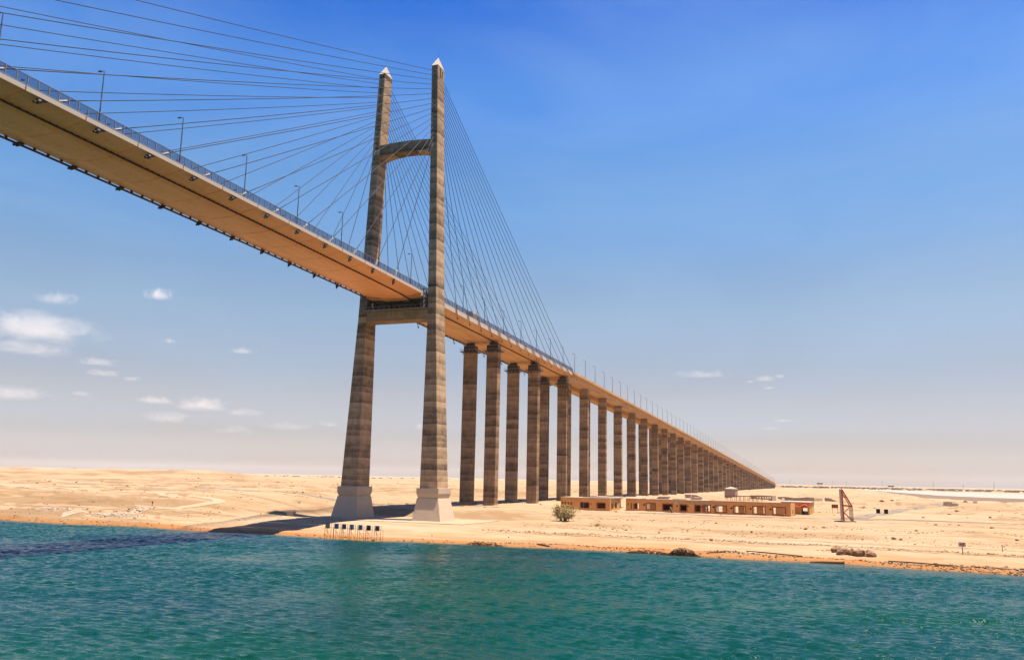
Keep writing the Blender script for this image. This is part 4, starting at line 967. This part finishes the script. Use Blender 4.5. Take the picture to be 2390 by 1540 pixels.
cloud_of_stones('stone_pitching', 'band of loose stones along the foot of the right bank terrace', [(x, sh(x)+29.5) for x in np.arange(45, 185, 2.5)], 1500, .07, .28, 8, MT['rock'], 'stones', (1.8, 1.0))
cloud_of_stones('terrace_clods', 'clods and stones crumbling down the terrace scarps', [(x, sh(x)+o_) for x in np.arange(48, 190, 3.5) for o_ in (49, 74)], 1500, .06, .30, 9, MT['rock'], 'stones', (2.5, 2.4))
cloud_of_stones('desert_stones', 'stones strewn over the plain beyond the bank', [(rng.uniform(-330, 230), rng.uniform(40, 420)) for _ in range(400)], 1300, .12, .8, 10, MT['rock'], 'stones', (4, 4))
cloud_of_stones('left_bank_stones', 'stones strewn over the left bank below the dunes', [(rng.uniform(-150, -30), rng.uniform(-45, 60)) for _ in range(120)], 700, .08, .40, 11, MT['rock'], 'stones', (3, 3))
cloud_of_stones('boulder_chips', 'small chips of rock lying round the row of boulders', [(128, -39), (129.5, -41), (131, -43), (133.5, -45)], 60, .12, .4, 12, MT['rock'], 'stones', (1.2, 1.2))
def tangle(name, label, x0, x1, y, h, n, seed, core=0):
    r = random.Random(seed); t = thing(name, label, 'scrap', ((x0+x1)/2, y, WATER)); mb = MB()
    for _ in range(n):
        cx_ = r.uniform(x0, x1); f = 1-abs((cx_-(x0+x1)/2)/((x1-x0)/2))**2; cy_ = y + r.gauss(0, .5); L_ = r.uniform(.8, 2.4); hh = h*f*r.uniform(.3, 1)+.12; a = r.uniform(0, math.pi)
        pts = [(cx_+(q-.5)*L_*math.cos(a), cy_+(q-.5)*L_*math.sin(a)*.6, WATER-.05+hh*math.sin(math.pi*q)+r.gauss(0, .04)) for q in np.linspace(0, 1, 6)]
        mb.tube(pts, r.uniform(.025, .06), 4)
    o = mb.build('wire_loops', MT['rust'], t); o['kind'] = 'stuff'
    if core:
        cm = MB(); me = ico(90+seed, .5, 2); v = np.array([q.co[:] for q in me.vertices])*np.array([core, .55, h*.38]) + np.array([(x0+x1)/2, y, WATER+.1]); cm.add(v.tolist(), [tuple(p.vertices) for p in me.polygons]); cm.build('weed_heap', MT['dark'], t)
    return t
tangle('wire_heap', 'big dark heap of tangled rusty wire at the water edge', 96.2, 102.6, -56.3, 1.75, 110, 3, 2.4)
tangle('wire_tail', 'low dark line of rusty wire left of the big wire heap', 87.5, 96.5, -55.6, .75, 90, 4)
tangle('small_wire_heap', 'small brown wire tangle at the water edge right of the letter boards', 49.5, 58.5, -55.6, .95, 60, 5)
tangle('looped_wire', 'bent loop of wire and scrap rods lying before the signboard frame', 134.5, 139, 20.0, .1, 8, 6)
for o in bpy.data.objects:
    if o.name.startswith('looped_wire'): o.location.z = gh(137, 20)
for i, (x0, y0, x1, y1, w, lab) in enumerate(((124.6, -57.2, 131.0, -56.6, .55, 'thick dark timber baulk lying at the water edge on the right'), (112, -52.6, 123, -53.0, .25, 'long thin dark plank on the beach left of the timber baulk'),
        (139, -55.2, 150, -57.6, .22, 'long weathered plank on the beach right of the timber baulk'), (104, -53.6, 107.6, -53.8, .2, 'short plank beside the big wire heap'), (66, -52.8, 69, -53, .3, 'short dark log on the beach right of the small wire tangle'))):
    z0, z1 = gh(x0, y0), gh(x1, y1); mb = MB(); a, b = Vector((x0, y0, z0+.12)), Vector((x1, y1, z1+.12))
    mb.tube([a, a.lerp(b, .35)+Vector((0, .12, .05)), a.lerp(b, .7)+Vector((0, -.08, .02)), b], w*.5, 7); tag(mb.build('driftwood', MT['rust'], origin=tuple(a)), lab, 'timber', 'timbers on the beach')
zq = gh(-32.2, -7.8)
t = thing('concrete_box', 'small square concrete box on the sand left of the pylon', 'box', (-32.2, -7.8, zq))
MB().loft([chamfer_rect(-33.4, -31.0, -8.6, -7.0, z, .1) for z in (zq-.3, zq+1.25)]).build('box_body', MT['plinth'], t)
MB().box(-33.5, -30.9, -8.7, -6.9, zq+1.25, zq+1.4).build('lid', MT['roof'], t)
for x, y, lab in ((146.4, 134, 'left of two dark oil drums beside the curving road'), (149.3, 134, 'right of two dark oil drums beside the curving road')):
    z = gh(x, y); mb = MB()
    mb.loft([[(x+r*math.cos(a), y+r*math.sin(a), z+h_) for a in np.linspace(0, 2*math.pi, 13)[:-1]] for r, h_ in ((.75, -.1), (.75, .5), (.8, .55), (.75, .6), (.75, 1.2), (.8, 1.25), (.75, 1.3), (.75, 1.8), (.66, 1.8))])
    tag(mb.build('oil_drum', MT['dark'], origin=(x, y, z)), lab, 'drum')
for x, y, lab in ((163.5, -25.3, 'thin stake standing in the sand at the far right'), (-73.7, -23.5, 'short dark post with a round plate on the left bank')):
    z = gh(x, y); mb = MB().tube([(x, y, z-.3), (x, y, z+1.5)], .07, 6); mb.tube([(x, y-.05, z+1.35), (x, y+.05, z+1.35)], .3 if x < 0 else .1, 10)
    tag(mb.build('marker_post', MT['rust'], origin=(x, y, z)), lab, 'post')

# ------------------------------------------------------------------ two people in the annex doorway
def person(x, y, z, h, label, m, lean, seed):
    r = random.Random(seed)
    J = {'pel': (0, 0, .53), 'chest': (lean*.3, 0, .73), 'neck': (lean*.45, 0, .84), 'head': (lean*.55, -.01, .91), 'top': (lean*.55, 0, .985),
         'sl': (-.10, 0, .80), 'el': (-.15, .0, .64), 'hl': (-.13, -.05, .50), 'sr': (.10, 0, .80), 'er': (.16, -.02, .65), 'hr': (.12, -.08, .53),
         'kl': (-.055, -.02, .28), 'fl': (-.06, .0, .03), 'tl': (-.06, -.07, .015), 'kr': (.055, .02, .28), 'fr': (.065, .02, .03), 'tr': (.07, -.05, .015)}
    R = {'pel': .085, 'chest': .10, 'neck': .035, 'head': .062, 'top': .04, 'sl': .05, 'el': .034, 'hl': .024, 'sr': .05, 'er': .034, 'hr': .024, 'kl': .055, 'fl': .035, 'tl': .024, 'kr': .055, 'fr': .035, 'tr': .024}
    E_ = [('pel', 'chest'), ('chest', 'neck'), ('neck', 'head'), ('head', 'top'), ('chest', 'sl'), ('sl', 'el'), ('el', 'hl'), ('chest', 'sr'), ('sr', 'er'), ('er', 'hr'), ('pel', 'kl'), ('kl', 'fl'), ('fl', 'tl'), ('pel', 'kr'), ('kr', 'fr'), ('fr', 'tr')]
    ks = list(J); me = bpy.data.meshes.new('person'); me.from_pydata([tuple(c*h for c in J[k]) for k in ks], [(ks.index(a), ks.index(b)) for a, b in E_], [])
    o = bpy.data.objects.new('person', me); link(o); sk = o.modifiers.new('skin', 'SKIN'); ss_ = o.modifiers.new('sub', 'SUBSURF'); ss_.levels = ss_.render_levels = 1
    for k, v in zip(ks, me.skin_vertices[0].data): v.radius = (R[k]*h, R[k]*h); v.use_root = (k == 'pel')
    bpy.context.view_layer.update(); nm = bpy.data.meshes.new_from_object(o.evaluated_get(bpy.context.evaluated_depsgraph_get()))
    bpy.data.objects.remove(o); nm.materials.clear(); nm.materials.append(m); o = bpy.data.objects.new('person', nm); link(o); o.location = (x, y, z); tag(o, label, 'person')
    for p in nm.polygons: p.use_smooth = True
    return o
person(119.1, 95.4, zA+.02, 1.74, 'person in dark clothes standing in the annex doorway', MT['board_dark'], .04, 1)
person(120.1, 94.3, zA+.08, 1.72, 'person in pale blue clothes standing in front of the annex doorway', MT['board_light'], -.05, 2)

# ------------------------------------------------------------------ far things
for i, (x, y, h) in enumerate(((-213, 7754, 52), (143, 7761, 46), (254, 7760, 39), (542, 7750, 53), (934, 7721, 48), (1155, 7695, 31), (1375, 7664, 53), (-4314, 3793, 26))):
    z = gh(x, y); mb = MB(); w = 4.0
    for sx_ in (-1, 1):
        for sy_ in (-1, 1): mb.bar((x+sx_*w, y+sy_*w, z), (x+sx_*.6, y+sy_*.6, z+h), .7)
    for q in (.25, .5, .72, .86): 
        a = w*(1-q)+.6*q; zz_ = z+h*q; mb.bar((x-a, y-a, zz_), (x+a, y+a, zz_), .4); mb.bar((x-a, y+a, zz_), (x+a, y-a, zz_), .4)
    for q in (.74, .88): mb.bar((x-6, y, z+h*q), (x+6, y, z+h*q), .5)
    nm_ = 'leftmost' if i == 7 else ordw(i+1)
    tag(mb.build('power_pylon', MT['haze_green'], origin=(x, y, z)), f'faint lattice power pylon on the horizon, {nm_} right of the bridge end' if i < 7 else 'faint lattice power pylon on the horizon far left of the bridge', 'power pylon', 'power pylons on the horizon')
for x, y, zt_, lab in ((99, 2361, 17.6, 'distant roadside billboard just right of the bridge end'), (285, 2356, 14.0, 'distant roadside billboard beyond the white salt flat')):
    z = gh(x, y); t = thing('roadside_billboard', lab, 'billboard', (x, y, z)); MB().box(x-8, x+8, y-.4, y+.4, zt_-3.2, zt_).build('panel', MT['haze_green'], t)
    for q in (-4, 4): MB().bar((x+q, y, z-.5), (x+q, y, zt_-3), .7).build('post', MT['haze_green'], t)
r = random.Random(77); mb = MB(); base = np.array([v.co[:] for v in ico(60, .5, 1).vertices]); bf = [tuple(p.vertices) for p in ico(60, .5, 1).polygons]; pts = []
for _ in range(900):
    y = 2450 + 1500*r.random()**1.3; x = 129 + (y+239)*r.uniform(-.10, .33) if r.random() < .82 else 129 + (y+239)*r.uniform(-1.2, -.45); pts.append((x, y))
hz = ground_h(np.array([p[0] for p in pts]), np.array([p[1] for p in pts]))
for (x, y), z in zip(pts, hz):
    s = r.uniform(1.2, 4.2); mb.add((base*np.array([s*r.uniform(1, 2.6), s*1.5, s*.62]) + np.array([x, y, z+s*.3])).tolist(), bf)
tag(mb.build('far_scrub', MT['haze_green']), 'thin dark line of scrub and huts along the horizon', 'scrub', kind='stuff')
drape('far_causeway', [(60, 2300), (200, 3100), (600, 3400), (1400, 3200), (3000, 2700)], 26, MT['haze_green'], off=3.4, step=60)
drape('far_causeway', [(-60, 4600), (900, 5200), (3000, 4700)], 40, MT['haze_green'], off=5.5, step=120)

# ------------------------------------------------------------------ clouds: small fair-weather puffs far off
CL = [(-4749, 3888, 230, 99, .8, 'small ragged cloud above the long cloud bank at left'), (-3949, 3991, 192, 91, 1.3, 'small bright cloud alone below the deck'), (-5989, 4778, 815, 272, 1.7, 'largest cloud, long and white at the left edge'),
      (-7047, 5562, 760, 158, 1.0, 'flat cloud just under the largest cloud'), (-7176, 6541, 359, 94, .8, 'upper of two small flat clouds right of the largest'), (-7955, 7354, 362, 86, .8, 'lower of two small flat clouds right of the largest'),
      (-8086, 7922, 219, 70, .5, 'faint wisp right of the two small flat clouds'), (-5300, 5552, 95, 54, .6, 'tiny round puff between the deck and the dunes'), (-5049, 6238, 228, 71, .7, 'tiny puff with a wisp left of the far pylon leg'),
      (-11751, 9238, 913, 261, .8, 'low pale cloud at the left edge above the dunes'), (-10530, 9395, 271, 79, .5, 'faint dash of cloud right of the low left cloud'), (-10199, 10565, 539, 154, .8, 'low flat cloud left of the domed low cloud'),
      (-9985, 11405, 847, 265, 1.2, 'domed low cloud midway between left edge and pylon'), (-10419, 13092, 671, 175, .5, 'faint streak right of the domed low cloud'), (-13224, 14168, 876, 303, .6, 'faint cloud under the domed low cloud'),
      (-14939, 18557, 1075, 289, .5, 'faint cloud low on the horizon left of the pylon'), (-12271, 17146, 1099, 202, .6, 'long faint cloud touching the far pylon leg'), (-10632, 16440, 409, 136, .6, 'faint puff seen just left of the far pylon leg'),
      (-8700, 17600, 560, 190, .8, 'faint puff seen between the two pylon legs'),
      (-1118, 8872, 452, 87, .7, 'long thin cloud above the middle of the viaduct'), (-509, 9392, 214, 69, .7, 'brightest puff of the small group at right'), (-685, 9618, 86, 39, .5, 'tiny puff left in the small group at right'),
      (-336, 9179, 97, 52, .5, 'tiny puff right in the small group at right'), (-521, 10326, 134, 42, .5, 'thin dash under the small group at right'), (-628, 15921, 359, 58, .6, 'thin low cloud above the end of the viaduct'), (-1024, 18276, 353, 88, .4, 'faintest low cloud above the end of the viaduct')]
def m_cloud(i, w, tau):
    m = bpy.data.materials.new('cloud_vapour'); m.use_nodes = True; g = type('G', (NG,), {'__init__': lambda s, m: setattr(s, 't', m.node_tree)})(m)
    for n_ in list(m.node_tree.nodes): m.node_tree.nodes.remove(n_)
    o = g.n('ShaderNodeOutputMaterial'); v = g.n('ShaderNodeVolumePrincipled'); g.l(v.outputs[0], o.inputs['Volume'])
    v.inputs['Color'].default_value = (1, .965, .915, 1); v.inputs['Anisotropy'].default_value = .2
    tc = g.n('ShaderNodeTexCoord').outputs['Object']; mp = g.n('ShaderNodeMapping'); g.l(tc, mp.inputs[0]); mp.inputs['Location'].default_value = (i*3.7, i*1.9, i*.7); mp.inputs['Scale'].default_value = (2.3, 2.3, 1.1)
    ns = g.noise(mp.outputs[0], 1.0, 6, .68, .6)
    ln = g.n('ShaderNodeVectorMath', operation='LENGTH'); g.l(tc, ln.inputs[0]); z = g.sep(tc)[2]
    e = g.math('SUBTRACT', 1.0, ln.outputs['Value'])
    f = g.math('ADD', g.math('MULTIPLY', e, 1.25), g.math('MULTIPLY', g.math('SUBTRACT', ns, .60), 3.4))
    f = g.math('MULTIPLY', f, g.math('ADD', g.math('MULTIPLY', z, 2.2), 1.25, True))
    f = g.math('MULTIPLY', f, 1.6, True)
    g.l(g.math('MULTIPLY', f, tau*.62/w), v.inputs['Density']); return m
import bmesh
bmc = bmesh.new(); bmesh.ops.create_icosphere(bmc, subdivisions=3, radius=1.0)
for i, (x, y, w, h, tau, lab) in enumerate(CL):
    me = bpy.data.meshes.new('cloud'); bmc.to_mesh(me); me.materials.append(m_cloud(i, w, tau))
    o = bpy.data.objects.new('cloud', me); link(o); o.location = (x, y, 1150); o.scale = (w*.74, w*.5, h*.72); o.rotation_euler = (0, 0, math.atan2(y+239, x-129)-math.pi/2)
    tag(o, lab, 'cloud', 'small clouds low in the sky')
bmc.free()

# ------------------------------------------------------------------ desert haze
hz_ = MB().box(-16500, 16500, -6000, 16500, -12.0, 172.0).build('haze', None); hz_['kind'] = 'stuff'
hm = bpy.data.materials.new('dust_haze'); hm.use_nodes = True; t_ = hm.node_tree; t_.nodes.clear()
o_ = t_.nodes.new('ShaderNodeOutputMaterial'); v_ = t_.nodes.new('ShaderNodeVolumePrincipled'); t_.links.new(v_.outputs[0], o_.inputs['Volume'])
v_.inputs['Color'].default_value = (.80, .745, .71, 1); v_.inputs['Density'].default_value = 2.8e-5; v_.inputs['Anisotropy'].default_value = .0
hz_.data.materials.clear(); hz_.data.materials.append(hm)
